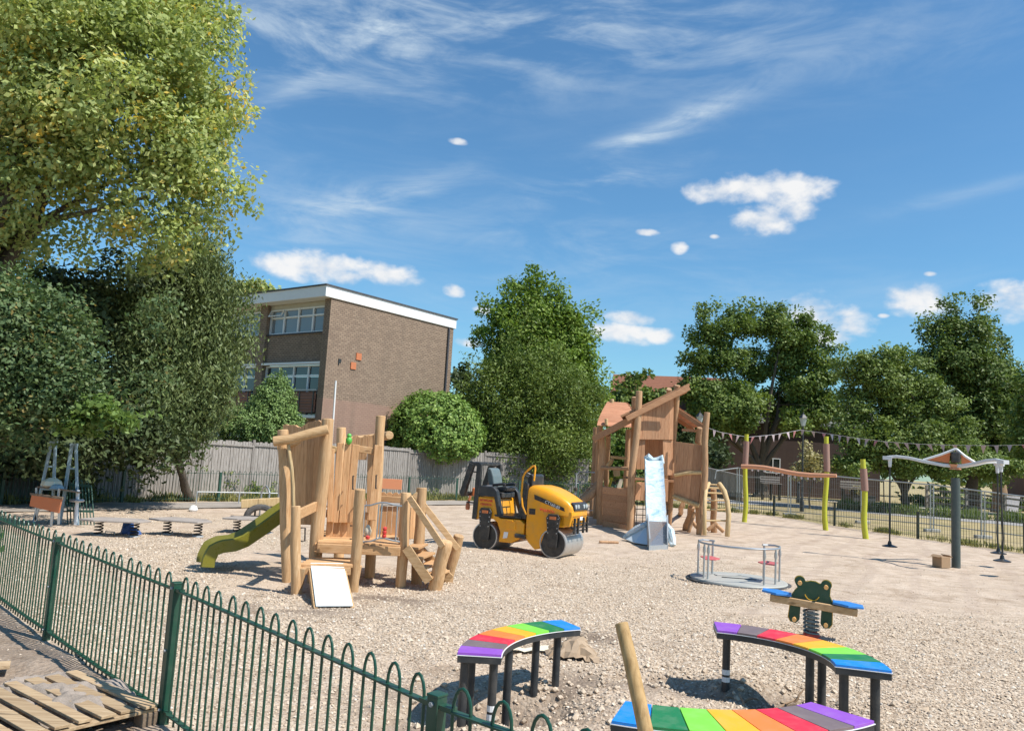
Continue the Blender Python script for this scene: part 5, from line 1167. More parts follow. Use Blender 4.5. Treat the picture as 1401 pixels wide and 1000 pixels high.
    A = G(853, 736, .05); B = D(885, 718, 20.7); C_ = G(886, 745, .05); E_ = G(868, 742, .05)
    MB().prism([A, B, C_, E_], (0, .06, -.02)).build('loose_plastic', 'white_board', sl)
    # bare steel run-out
    a0, a1, b0, b1 = D(885, 717, 20.7), D(912, 718, 20.7), G(888, 746, .12), G(912.5, 745, .12)
    a0.z = a1.z = .55; 
    st = MB().prism([a0, a1, b1, b0], (0, .03, -.04)); st.build('run_out', 'stainless', sl)
    for p, q in ((a0, b0), (a1, b1)): MB().prism([p + Vector((0, 0, .18)), q + Vector((0, 0, .16)), q + Vector((0, 0, -.14)), p + Vector((0, .15, -.5))], (.03, 0, 0)).build('side_cheek', 'galv_dull', sl)
    MB().prism([b0 + Vector((0, -.02, -.12)), b1 + Vector((0, -.02, -.12)), b1 + Vector((0, -.02, .0)), b0 + Vector((0, -.02, .0))], (0, .03, 0)).build('front_lip', 'galv_dull', sl)
tower_two()
# ------------------------------------------------------------------ road roller
def text_mesh(s, size, loc, R, name, mat, parent, depth=.002):
    cu = bpy.data.curves.new(name, 'FONT'); cu.body = s; cu.size = size; cu.extrude = depth; cu.align_x = 'CENTER'; cu.align_y = 'CENTER'
    o = bpy.data.objects.new('tmp', cu); col.objects.link(o); dg = bpy.context.evaluated_depsgraph_get()
    me = bpy.data.meshes.new_from_object(o.evaluated_get(dg)); bpy.data.objects.remove(o)
    me.transform(Matrix.Translation(loc) @ R.to_4x4()); me.materials.clear(); me.materials.append(MATS[mat])
    q = bpy.data.objects.new(name, me); col.objects.link(q); q.parent = parent; OFF[q.name] = Vector((0, 0, 0)); return q
def roller():
    A, B = G(662, 752), G(755, 763); d = (B - A); wb = d.length; d.normalize()
    t = thing('road_roller', 'yellow ride on tandem drum roller with black seat parked between the wooden towers', 'road roller', (A.x, A.y, 0)); OFF[t.name] = Vector((0, 0, 0))
    t.rotation_euler = (0, 0, math.atan2(d.y, d.x))
    # local: x forward from rear axle, near side is y = 0 and the machine extends to y = +W
    Wd = 1.0; R_ = .293
    def b(mb, n, m, p=t, **k): return mb.build(n, m, p, **k)
    for nm, xa in (('drum', 0.), ('drum', wb)):
        prof = [(R_ - .022, .0), (R_, .004), (R_, Wd - .004), (R_ - .022, Wd)]
        dr = MB(); c = Vector((xa, 0, R_ - .008)); dr.lathe(c, [(R_ - .10, .035), (R_ - .022, .03), (R_ - .022, .0), (R_, .004), (R_, Wd - .004), (R_ - .022, Wd), (R_ - .022, Wd - .03), (R_ - .1, Wd - .035)], 40, 'y')
        dro = b(dr, nm, 'drumsteel', smooth=True)
        f = MB().lathe(c + Vector((0, .022, 0)), [(R_ - .026, 0), (R_ - .026, .012)], 32, 'y'); fo = b(f, 'drum_face', 'black_metal', dro)
        h = MB().lathe(c + Vector((0, -.035, 0)), [(.075, 0), (.09, .02), (.09, .06)], 16, 'y')
        for k in range(6): a = k * PI / 3; h.lathe(c + Vector((math.cos(a) * .055, -.045, math.sin(a) * .055)), [(.012, 0), (.012, .02)], 6, 'y')
        b(h, 'hub', 'black_metal', dro)
        yk = MB()
        yk.prism([(xa - .10, -.05, R_ - .09), (xa + .10, -.05, R_ - .09), (xa + .13, -.05, .62), (xa + .155, -.05, .80), (xa + .10, -.05, .88), (xa - .10, -.05, .88), (xa - .155, -.05, .80), (xa - .13, -.05, .62)], (0, .04, 0))
        yo = b(yk, 'yoke', 'black_metal', bevel=.01); yk = MB()
        yk.prism([(xa - .11, Wd + .01, .2), (xa + .11, Wd + .01, .2), (xa + .14, Wd + .01, .8), (xa - .14, Wd + .01, .8)], (0, .04, 0))
        b(yk, 'yoke', 'black_metal', bevel=.01)
        bl_ = MB()
        for sx_ in (-1, 1):
            for z_ in (.5, .6, .7, .79): bl_.lathe(Vector((xa + sx_ * (.095 + (z_ - .5) * .08), -.062, z_)), [(.012, 0), (.012, .014)], 6, 'y')
        b(bl_, 'bolt', 'galv', yo)
        b(MB().box((xa, -.058, .80), (.14, .012, .06)), 'reflector', 'orange_panel', yo)
    Y0, Wb = .01, Wd - .02
    # rear frame
    rear = [(-.27, .62), (-.27, .70), (-.25, 1.12), (.22, 1.10), (.27, .74), (.30, .70), (.74, .72), (.86, .66), (.86, .36), (.58, .22), (.30, .20), (.26, .48), (.17, .60), (.17, .60), (-.17, .60)]
    rear = [(-.27, .60), (-.25, 1.11), (.20, 1.09), (.26, .74), (.34, .69), (.80, .70), (.90, .62), (.90, .36), (.62, .20), (.33, .20), (.35, .40), (.27, .60), (.16, .66), (-.16, .66)]
    b(MB().prism([(x, Y0, z) for x, z in rear], (0, Wb, 0)), 'rear_frame', 'roller_yellow', bevel=.018)
    b(MB().box((.60, Y0 - .01, .57), (.22, .02, .18)), 'step_panel', 'roller_yellow', bevel=.008)
    b(MB().box((.58, Y0 - .025, .66), (.14, .03, .03)), 'step_lip', 'roller_yellow', bevel=.005)
    b(MB().box((.88, .45, .40), (.30, .34, .22)), 'articulation_joint', 'black_metal', bevel=.02)
    b(MB().tube([(.72, Y0 - .01, .37), (.95, Y0 - .01, .36)], .045, 10), 'steering_ram', 'black_metal', smooth=True)
    b(MB().prism([(.43, Y0 - .004, .28), (.53, Y0 - .004, .30), (.55, Y0 - .004, .42), (.45, Y0 - .004, .42)], (0, -.004, 0)), 'sticker', 'white_paint')
    b(MB().prism([(.22, Y0 - .015, .72), (.42, Y0 - .015, .715), (.84, Y0 - .015, .72), (.84, Y0 - .015, .76), (.20, Y0 - .015, .76)], (0, Wb + .03, 0)), 'floor_plate', 'black_metal', bevel=.006)
    # side cowl + seat
    b(MB().prism([(-.26, Y0 - .01, 1.11), (-.25, Y0 - .01, 1.30), (-.18, Y0 - .01, 1.345), (.14, Y0 - .01, 1.33), (.22, Y0 - .01, 1.25), (.36, Y0 - .01, .74), (.27, Y0 - .01, .74), (.16, Y0 - .01, 1.12)], (0, .14, 0)), 'side_cowl', 'black_frame', bevel=.02)
    b(MB().prism([(-.26, Wd - .13, 1.11), (-.25, Wd - .13, 1.30), (-.18, Wd - .13, 1.345), (.20, Wd - .13, 1.33), (.30, Wd - .13, 1.22), (.44, Wd - .13, .74), (.35, Wd - .13, .74), (.20, Wd - .13, 1.12)], (0, .14, 0)), 'side_cowl', 'black_frame', bevel=.02)
    b(MB().box((.02, .5, 1.16), (.50, .62, .12)), 'engine_deck', 'black_frame', bevel=.02)
    seat = b(MB().prism([(-.10, .27, 1.22), (.30, .27, 1.24), (.34, .27, 1.33), (.28, .27, 1.36), (-.08, .27, 1.30)], (0, .46, 0)), 'seat', 'black_frame', bevel=.03)
    b(MB().prism([(-.10, .29, 1.28), (.02, .29, 1.30), (-.03, .29, 1.55), (-.09, .29, 1.70), (-.15, .29, 1.73), (-.19, .29, 1.70), (-.17, .29, 1.45)], (0, .42, 0)), 'backrest', 'grey_steel', seat, bevel=.04)
    b(MB().tube([(0, .24, 1.36), (.26, .24, 1.40), (.30, .24, 1.38)], .03, 8).tube([(0, .76, 1.36), (.26, .76, 1.40), (.30, .76, 1.38)], .03, 8), 'armrest', 'black_metal', seat, smooth=True)
    b(MB().tube([(-.2, .3, 1.33), (.05, .26, 1.345), (.12, .25, 1.34)], .012, 6), 'seat_belt', 'flag_white', seat)
    # folded roll frame
    rp = MB()
    for y_ in (.0, Wd - .07):
        rp.beam((-.28, y_ + .03, .62), (-.235, y_ + .03, 1.80), .09, .11, (0, 1, 0))
        rp.beam((-.235, y_ + .03, 1.79), (-.40, y_ + .03, 1.78), .07, .08, (0, 1, 0))
        rp.beam((-.42, y_ + .03, 1.80), (-.62, y_ + .03, 1.12), .11, .12, (0, 1, 0))
    rp.box((-.43, Wd / 2, 1.80), (.09, Wd, .08)).box((-.24, Wd / 2, 1.795), (.05, Wd, .06)).box((-.62, Wd / 2, 1.13), (.09, Wd, .1)).box((-.34, .03, 1.62), (.2, .05, .03))
    b(rp, 'roll_frame', 'black_metal', bevel=.01)
    b(MB().box((-.46, .30, 1.18), (.06, .20, .18)), 'rear_lamp', 'orange_panel', bevel=.02)
    b(MB().tube([(-.47, .12, 1.10), (-.50, .08, .93)], .03, 6).lathe((-.50, .08, .80), [(.04, 0), (.05, .04), (.045, .12), (.03, .14)], 10), 'beacon', 'terracotta', smooth=True)
    b(MB().beam((-.52, .05, .96), (-.26, .05, .96), .03, .03), 'lamp_bracket', 'black_metal')
    # console
    b(MB().prism([(.80, .2, .74), (.96, .2, .74), (.96, .2, 1.62), (.90, .2, 1.66), (.84, .2, 1.55)], (0, .6, 0)), 'console', 'black_metal', bevel=.02)
    b(MB().prism([(.72, .02, .72), (.93, .02, .72), (.93, .02, 1.45), (.85, .02, 1.50), (.80, .02, 1.2)], (0, .10, 0)), 'console_side', 'black_metal', bevel=.02)
    st = MB(); c = Vector((.74, .5, 1.60)); a_ = Vector((.45, 0, .9)).normalized(); u = Vector((0, 1, 0)); w_ = a_.cross(u)
    st.tube([c + (u * math.cos(k * PI / 10) + w_ * math.sin(k * PI / 10)) * .19 for k in range(20)], .016, 6, closed=True); st.tube([c, c + Vector((.14, 0, -.12))], .025, 6); st.tube([c - u * .19, c + u * .19], .012, 5)
    b(st, 'steering_wheel', 'black_metal', smooth=True)
    for y_ in (.02,):
        b(MB().tube([(.93, y_, .82), (.84, y_, .98), (.80, y_, 1.20), (.81, y_, 1.58), (.86, y_, 1.68), (1.02, y_, 1.82), (1.07, y_, 1.83), (1.085, y_, 1.78), (1.07, y_, 1.52)], .021, 8), 'grab_rail', 'roller_yellow', smooth=True)
    # bonnet: lofted rounded shell
    xs = [.94, 1.0, 1.15, 1.34, 1.52, 1.70, 1.84, 1.925, 1.955]
    tops = [1.40, 1.43, 1.435, 1.40, 1.33, 1.245, 1.16, 1.06, .97]
    bots = [.80, .80, .80, .80, .84, .86, .86, .86, .86]
    hw_ = [.47, .48, .485, .485, .48, .465, .45, .42, .39]
    vs, ns = [], 17
    for x, zt, zb, h in zip(xs, tops, bots, hw_):
        for j in range(ns):
            f = j / (ns - 1); a = PI * f; cx = math.cos(a); s_ = math.sin(a); ex = .30
            yy = Wd / 2 - h * (abs(cx) ** ex) * (1 if cx > 0 else -1); zz = zb + (zt - zb) * (s_ ** ex)
            vs.append((x, yy, zz))
    fs = [(i * ns + j, i * ns + j + 1, (i + 1) * ns + j + 1, (i + 1) * ns + j) for i in range(len(xs) - 1) for j in range(ns - 1)]
    fs += [tuple(range(ns)), tuple((len(xs) - 1) * ns + j for j in reversed(range(ns)))]
    fs += [(i * ns, (i + 1) * ns, (i + 1) * ns + ns - 1, i * ns + ns - 1) for i in range(len(xs) - 1)]
    bon = b(MB().add(vs, fs), 'bonnet', 'roller_yellow', smooth=True)
    # front fascia block, lamps, grille
    b(MB().prism([(1.70, .06, .64), (1.90, .06, .64), (1.945, .06, .88), (1.94, .06, .95), (1.66, .06, .95), (1.62, .06, .86)], (0, Wd - .12, 0)), 'nose', 'roller_yellow', bevel=.02)
    ln = b(MB().prism([(1.91, .12, .96), (1.985, .12, .97), (1.95, .12, 1.10), (1.88, .12, 1.14)], (0, Wd - .24, 0)), 'lamp_cluster', 'black_metal', bevel=.015)
    for y_ in (.20, .34, .66, .80): b(MB().lathe((1.945, y_, 1.045), [(.045, 0), (.045, .03), (.03, .035)], 12, 'x'), 'headlight', 'lampglass', ln)
    # side skirts
    b(MB().prism([(.94, .02, .82), (.94, .02, .36), (1.0, .02, .26), (1.16, .02, .12), (1.28, .02, .16), (1.36, .02, .42), (1.46, .02, .64), (1.46, .02, .82)], (0, Wd - .04, 0)), 'front_frame', 'roller_yellow', bevel=.015)
    b(MB().prism([(1.46, .06, .62), (1.78, .06, .62), (1.78, .06, .9), (1.46, .06, .9)], (0, Wd - .12, 0)), 'drum_housing', 'roller_yellow', bevel=.015)
    # bull bar
    g = MB()
    for z_ in (.62, .70, .56): g.beam((1.96, .10, z_), (1.96, .92, z_), .03, .03)
    for y_ in (.14, .34, .64, .86): g.beam((1.975, y_, .50), (1.975, y_, .82), .05, .04, (0, 1, 0))
    for y_ in (.14, .86): g.beam((1.97, y_, .60), (1.85, y_, .66), .04, .04)
    b(g, 'bull_bar', 'black_metal', bevel=.005)
    b(MB().box((1.957, .55, .80), (.01, .16, .07)), 'number_sticker', 'white_paint')
    # stripe and lettering on the near side
    stq = [(1.10, 1.245), (1.78, 1.02), (1.80, .945), (1.11, 1.145)]
    b(MB().prism([(x, .005, z) for x, z in stq], (0, -.004, 0)), 'stripe', 'black_metal', bon)
    Rm = Matrix(((1, 0, 0), (0, 0, -1), (0, 1, 0))); sl_ = math.atan2(-.225, .68)
    text_mesh('CT160-80', .085, Vector((1.52, -.002, 1.060)), Matrix.Rotation(-sl_, 3, 'Y') @ Rm, 'lettering', 'white_paint', t, .002)
    text_mesh('W.J.LDCU', .075, Vector((1.40, .012, .93)), Matrix.Rotation(.12, 3, 'Y') @ Rm, 'lettering', 'seg_red', t, .004)
    text_mesh('NTWGAR', .07, Vector((-.02, .004, 1.03)), Rm, 'lettering', 'seg_red', t, .004)
    text_mesh('CRONTA', .065, Vector((-.02, .004, .95)), Rm, 'lettering', 'seg_red', t, .004)
    b(MB().box((1.07, .013, .89), (.14, .006, .12)), 'warning_label', 'black_metal')
roller()

# ------------------------------------------------------------------ roundabout
def roundabout():
    c = G(1010, 791.5, .05); t = thing('roundabout', 'round steel playground roundabout with handrails and red seats', 'roundabout', (c.x, c.y, 0)); OFF[t.name] = Vector((c.x, c.y, 0))
    o = Vector((c.x, c.y, 0)); R_ = .84
    MB().lathe(o, [(R_ + .06, -.02), (R_ + .07, .02), (R_ + .02, .025)], 48).build('base_ring', 'rubber', t, smooth=True)
    MB().lathe(o, [(R_, .01), (R_ + .01, .03), (R_, .05), (R_ - .05, .055), (.02, .06)], 48).build('platform', 'platform_grey', t, smooth=True)
    rl = []; ang = lambda d_: Vector((math.sin(math.radians(d_ - 14)), -math.cos(math.radians(d_ - 14)), 0))
    R2 = .70
    def at(dg, r, z): return o + ang(dg) * r + Vector((0, 0, z))
    arc = [at(a, R2, .66) for a in np.linspace(-78, 78, 17)]
    MB().tube(arc, .018, 8).build('handrail', 'galv', t, smooth=True)
    for s in (-1, 1):
        loop = [at(s * 78, R2, .66), at(s * 96, R2 * 1.02, .665), at(s * 112, R2 * .98, .665), at(s * 120, R2 * .86, .66), at(s * 120, R2 * .70, .66)]
        MB().tube(loop, .018, 8).tube([at(s * 120, R2 * .75, .66), at(s * 120, R2 * .75, .07)], .021, 8).build('handrail', 'galv', t, smooth=True)
        for a, r in ((60 * s, R2), (96 * s, R2 * 1.02), (35 * s if s > 0 else 50 * s, R2)): MB().tube([at(a, r, .66), at(a, r, .055)], .018, 8).lathe(at(a, r, .5), [(.026, 0), (.03, .02), (.026, .1)], 8).build('post', 'galv', t, smooth=True)
        P = [at(s * 60, R2 * .97, .37), at(s * 96, R2 * .97, .37), at(s * 114, R2 * .74, .37), at(s * 76, R2 * .48, .37), at(s * 54, R2 * .72, .37)]
        MB().prism(P, (0, 0, .022)).build('seat', 'seat_red', t, bevel=.006)
    MB().box(tuple(o + Vector((-.1, .3, .066))), (.5, .14, .012), rot(.2)).build('inspection_plate', 'concrete', t)
    MB().box(tuple(o + Vector((.0, -.05, .066))), (.6, .03, .012), rot(-.15)).build('inspection_plate', 'rubber', t)
roundabout()
# ------------------------------------------------------------------ frog springer
def frog():
    b0 = G(1110, 872, 0.); c = D(1110, 826, 9.95); t = thing('frog_springer', 'green frog see-saw springer with blue seats on a coil spring', 'spring rocker', (b0.x, b0.y, 0))
    d = Vector((.93, -.36, -.065)).normalized(); n = d.cross(Vector((0, 0, 1))).normalized(); n = -n if n.y > 0 else n; u = n.cross(d).normalized(); u = -u if u.z < 0 else u
    hl = .48
    for s in (-1, 1): MB().beam(c - d * hl + n * .07 * s, c + d * (hl + .04) + n * .07 * s, .055, .085, n).build('beam', 'log_h', t, bevel=.006)
    # plate silhouette of the frog: head with two eyes, four legs
    def P(x, z, w=0): return c + d * x + u * z + n * w
    head = [(-.25, -.03), (-.235, .06), (-.20, .13), (-.17, .17)] + [(-.15 + .062 * math.cos(a), .25 + .060 * math.sin(a)) for a in np.linspace(PI * 1.2, .1, 9)] + [(-.07, .255), (-.03, .272), (.03, .272), (.07, .255)] + [(.15 + .062 * math.cos(a), .25 + .060 * math.sin(a)) for a in np.linspace(PI - .1, -.2 * PI, 9)] + [(.20, .13), (.24, .05), (.26, -.03)]
    MB().prism([P(x, z, -.012) for x, z in head], n * .024).build('head_plate', 'frog_green', t)
    ed = MB().prism([P(x * 1.03, z * 1.025 + .002, -.010) for x, z in head], n * -.008); ed.build('head_edge', 'frog_yellow', t)
    for s in (-1, 1):
        leg = [(s * .12, -.03), (s * .24, -.03), (s * .25, -.20), (s * .22, -.25), (s * .16, -.26), (s * .12, -.21)]
        MB().prism([P(x, z, -.02) for x, z in leg], n * .024).build('leg_plate', 'frog_green', t)
        MB().prism([P(x * 1.04, z - .004, -.018) for x, z in leg], n * -.008).build('leg_edge', 'frog_yellow', t)
        MB().tube([P(s * .15, .245, -.15), P(s * .15, .245, .15)], .016, 8).tube([P(s * .15, .245, .11), P(s * .15, .245, .16)], .026, 8).tube([P(s * .15, .245, -.11), P(s * .15, .245, -.16)], .026, 8).build('handle', 'peach', t, smooth=True)
        MB().tube([P(s * .18, -.20, -.14), P(s * .18, -.20, .14)], .016, 8).tube([P(s * .18, -.2, .10), P(s * .18, -.2, .15)], .026, 8).build('footrest', 'peach', t, smooth=True)
        cc = c + d * (s * (hl - .07)) + u * .055
        pt = []
        for k in range(12): a = k * PI / 6; r = .175 if k % 2 else .145; pt.append(cc + d * r * math.cos(a) * 1.15 + n * r * math.sin(a))
        MB().prism(pt, u * .028).build('seat', 'blue_seat', t, bevel=.006)
    sm = [P(.085 * math.cos(a), .13 + .085 * math.sin(a), .016) for a in np.linspace(PI * 1.1, PI * 1.9, 11)]
    MB().tube(sm, .006, 5).build('smile', 'frog_yellow', t)
    top = c - u * .07; base = b0 + Vector((0, 0, .05)); K = 90; r = .085
    coil = [top.lerp(base, i / K) + Vector((math.cos(i / K * 2 * PI * 6), math.sin(i / K * 2 * PI * 6), 0)) * r for i in range(K + 1)]
    MB().tube(coil, .0135, 7).build('spring', 'grey_steel', t, smooth=True)
    MB().tube([top, base], .05, 10).build('inner_sleeve', 'galv', t, smooth=True)
    MB().lathe(b0 + Vector((0, 0, -.05)), [(.10, 0), (.10, .1), (.06, .13)], 16).build('base', 'red_plastic', t, smooth=True)
frog()
# ------------------------------------------------------------------ rainbow benches
def circ3(p, q, r):
    ax, ay, bx, by, cx, cy = *p, *q, *r; d = 2 * (ax * (by - cy) + bx * (cy - ay) + cx * (ay - by))
    ux = ((ax * ax + ay * ay) * (by - cy) + (bx * bx + by * by) * (cy - ay) + (cx * cx + cy * cy) * (ay - by)) / d
    uy = ((ax * ax + ay * ay) * (cx - bx) + (bx * bx + by * by) * (ax - cx) + (cx * cx + cy * cy) * (bx - ax)) / d
    return Vector((ux, uy)), math.hypot(ax - ux, ay - uy)
def bench(label, mid, width, zt, legs, order, r=.034, tape=None):
    """mid: three plan points on the centre line, from the first colour to the last"""
    c, R_ = circ3(*mid); a0 = math.atan2(mid[0][1] - c.y, mid[0][0] - c.x); a1 = math.atan2(mid[2][1] - c.y, mid[2][0] - c.x); am = math.atan2(mid[1][1] - c.y, mid[1][0] - c.x)
    def un(a, ref):
        while a - ref > PI: a -= 2 * PI
        while a - ref < -PI: a += 2 * PI
        return a
    a1 = un(a1, a0)
    t = thing('rainbow_bench', label, 'bench', (mid[1][0], mid[1][1], 0), 'curved rainbow benches')
    def pt(a, rr, z): return Vector((c.x + math.cos(a) * rr, c.y + math.sin(a) * rr, z))
    Ri, Ro = R_ - width / 2, R_ + width / 2
    n = 8; g = .0035 / R_ * (1 if a1 > a0 else -1)
    for i, nm in enumerate(order):
        s, e = a0 + (a1 - a0) * i / n + g * (i > 0), a0 + (a1 - a0) * (i + 1) / n - g * (i < n - 1); K = 5
        lo = [pt(s + (e - s) * k / K, Ro, zt - .018) for k in range(K + 1)] + [pt(e + (s - e) * k / K, Ri, zt - .018) for k in range(K + 1)]
        MB().prism(lo, (0, 0, .018)).build('seat_segment', 'seg_' + nm, t, bevel=.0015, label={'greybrown': 'grey brown'}.get(nm, nm) + ' seat segment')
    def slab(ri, ro, z0, z1, nm, mt, b=0., e0=0.):
        K = 28; s, e = a0 - e0, a1 + e0
        lo = [pt(s + (e - s) * k / K, ro, z0) for k in range(K + 1)] + [pt(e + (s - e) * k / K, ri, z0) for k in range(K + 1)]
        return MB().prism(lo, (0, 0, z1 - z0)).build(nm, mt, t, bevel=b)
    ex = .012 / R_ * (1 if a1 > a0 else -1)
    slab(Ri - .006, Ro + .006, zt - .024, zt - .0195, 'white_edge', 'white_paint', 0, ex * .6)
    slab(Ri - .0, Ro + .0, zt - .075, zt - .025, 'frame', 'black_frame', .003, ex * .4)
    for k, (f, side) in enumerate(legs):
        a = a0 + (a1 - a0) * f; q = pt(a, R_ + side * (width / 2 - .05), 0); z0 = hz(q.x, q.y) - .12
        lg = MB().lathe((q.x, q.y, z0), [(r, 0), (r, zt - .075 - z0)], 10).build('leg', 'black_frame', t, smooth=True)
        if tape and k in tape:
            for zz in (.06, -.005): MB().lathe((q.x, q.y, zz - .02 + (0 if q.y < 7 else .08)), [(r + .001, 0), (r + .001, .045)], 10).build('sticker', 'white_paint', lg)
    return t
PUR = ['purple', 'greybrown', 'red', 'orange', 'amber', 'lime', 'green', 'blue']
bench('curved rainbow bench beyond the green fence, its purple end nearest, standing in a dug hole', ((-.12, 6.22), (.16, 7.08), (.68, 7.52)), .335, .5, [(.045, .95), (.10, -.9), (.40, -.9), (.22, .95), (.72, -.5), (.88, -.6)], PUR, tape=(1,))
bench('tallest curved rainbow bench, in front of the frog rocker, purple at its left end', ((2.03, 7.55), (2.63, 7.20), (2.83, 6.27)), .40, .55, [(.06, .2), (.58, -.8), (.55, .5), (.93, -.8), (.93, .75)], PUR, r=.037, tape=(0,))
bench('rainbow bench cut off by the bottom edge, behind the leaning round stake', ((.80, 5.20), (1.58, 5.13), (2.32, 5.46)), .44, .45, [(.08, .6), (.08, -.6), (.5, .6), (.5, -.6), (.92, .6), (.92, -.6)], PUR[::-1], r=.037)
# leaning stake
def stake():
    q = D(850, 852, 4.45); b_ = D(893, 1035, 4.22); d = (q - b_).normalized(); e = b_ - d * (b_.z + .1) / d.z
    o = log([e, q], .041, None, 'wooden_stake', 'stakewood', n=14, wob=.004, seed=5, taper=.08); tag(o, 'round wooden stake leaning left in front of the nearest rainbow bench', 'stake')
stake()

# ------------------------------------------------------------------ hanging carousel
def carousel():
    p = G(1308, 776); t = thing('hanging_carousel', 'grey post carousel with three curved white arms and black hanging bars', 'carousel', (p.x, p.y, 0)); o = Vector((p.x, p.y, 0)); H = 2.30
    MB().lathe(o - Vector((0, 0, .1)), [(.098, 0), (.098, H - .1)], 24).build('post', 'pole_grey', t, smooth=True)
    MB().lathe(o + Vector((0, 0, H)), [(.13, 0), (.13, .02), (.10, .025), (.12, .09), (.15, .12)], 20).build('bearing', 'orange_beam', t, smooth=True)
    L_ = 1.5
    for dg, s in ((151, 1), (21, 1), (-81, 1)):
        a = math.radians(dg); u = Vector((math.cos(a), math.sin(a), 0)); n = Vector((-u.y, u.x, 0))
        pr = [(-.02, .12), (.25, .13), (.7, .20), (1.0, .26), (1.28, .28), (1.5, .25)]
        lo = [o + u * x + Vector((0, 0, H + z)) for x, z in pr]; lo2 = [o + u * x + Vector((0, 0, H + z - (.085 - .02 * i / 5))) for i, (x, z) in enumerate(pr)]
        arm = MB().prism([q - n * .04 for q in lo + lo2[::-1]], n * .08).build('arm', 'arm_white', t, bevel=.015)
        tip = o + u * 1.42 + Vector((0, 0, H + .2))
        MB().box(tuple(tip + u * .06), (.2, .14, .09), rot(a)).tube([tip, tip - Vector((0, 0, .22))], [.05, .035], 10).build('swivel', 'arm_white', arm, smooth=False)
        f = Vector((0, 0, .0)); foot = Vector((tip.x, tip.y, .33)); wb_ = .03
        pts = [tip - Vector((0, 0, .2)), tip - Vector((0, 0, .8)), foot + n * wb_ * .5 + Vector((0, 0, .9)), foot + n * wb_ + Vector((0, 0, .5)), foot + Vector((0, 0, .1))]
        MB().tube(pts, .02, 8).build('hanging_bar', 'black_metal', arm, smooth=True)
        MB().lathe(foot, [(.17, 0), (.18, .02), (.05, .06), (.035, .14)], 16).build('foot_plate', 'black_metal', arm, smooth=True)
    # triangular arch with orange fins
    a = math.radians(151); u = Vector((-math.cos(a), -math.sin(a), 0)); n = Vector((-u.y, u.x, 0)); P = lambda x, z: o + u * x + Vector((0, 0, H + z))
    MB().tube([P(-.68, .19), P(-.3, .34), P(0.0, .485), P(.03, .485), P(.2, .33), P(.42, .18)], .03, 8).build('arch', 'white_paint', t, smooth=True)
    MB().prism([P(-.60, .19), P(-.1, .41), P(-.13, .14)], n * .02).build('fin', 'orange_panel', t); MB().prism([P(.13, .14), P(.12, .37), P(.36, .19)], n * .02).build('fin', 'orange_panel', t)
    MB().box(tuple(P(.01, .29)), (.2, .16, .26), rot(a)).build('hub', 'black_metal', t, bevel=.04)
carousel()
# ------------------------------------------------------------------ yellow posts with beam
def yellow_posts():
    for i, (b, tp, wv, lb) in enumerate((((1018, 714), (1021.5, 594), .05, 'leftmost wavy yellow green post with a pink wrap near its top'), ((1130, 725), (1130.5, 597), -.06, 'middle wavy yellow green post at the right end of the orange beam'), ((1185, 737), (1180.5, 628), -.05, 'shortest yellow green post with a pink wrap right of the orange beam'))):
        p = G(*b); q = D(*tp, p.y); t = thing('balance_post', lb, 'post', (p.x, p.y, 0), 'yellow posts of the rope course')
        P = []; K = 14; w = lambda f: math.sin(f * 2 * PI * 1.1) * wv * (1 - f) * 1.2
        for k in range(K + 1):
            f = k / K; P.append(p.lerp(q, f) + Vector((w(f), 0, -.1 if k == 0 else 0)))
        MB().tube(P, [.095 - .015 * k / K for k in range(K + 1)], 12).build('shaft', 'post_lime', t, smooth=True)
        f0, f1 = (.62, .92) if i < 2 else (.60, .88)
        Q = [p.lerp(q, f0 + (f1 - f0) * k / 4) + Vector((w(f0 + (f1 - f0) * k / 4), 0, 0)) for k in range(5)]
        MB().tube(Q, .112, 12).build('sleeve', 'post_pink', t, smooth=True)
    A = D(1013, 638, 30.7); B = D(1142, 652, 28.6); t = thing('overhead_beam', 'long orange beam fixed between the two taller yellow posts', 'beam', (A.x, A.y, 0))
    P = [A.lerp(B, k / 8) + Vector((0, -.16, .05 * math.sin(k * .9))) for k in range(9)]
    MB().tube(P, [.085] * 7 + [.075, .06], 10).build('bar', 'orange_beam', t, smooth=True)
    for k in range(12): c = A.lerp(B, .12 + k * .066) + Vector((0, -.16, -.13 + .05 * math.sin((.12 + k * .066) * 8 * .9))); MB().lathe(c - Vector((0, 0, .04)), [(.02, 0), (.04, .03), (.03, .08), (.015, .1)], 8).build('grip', 'flag_white', t)
yellow_posts()
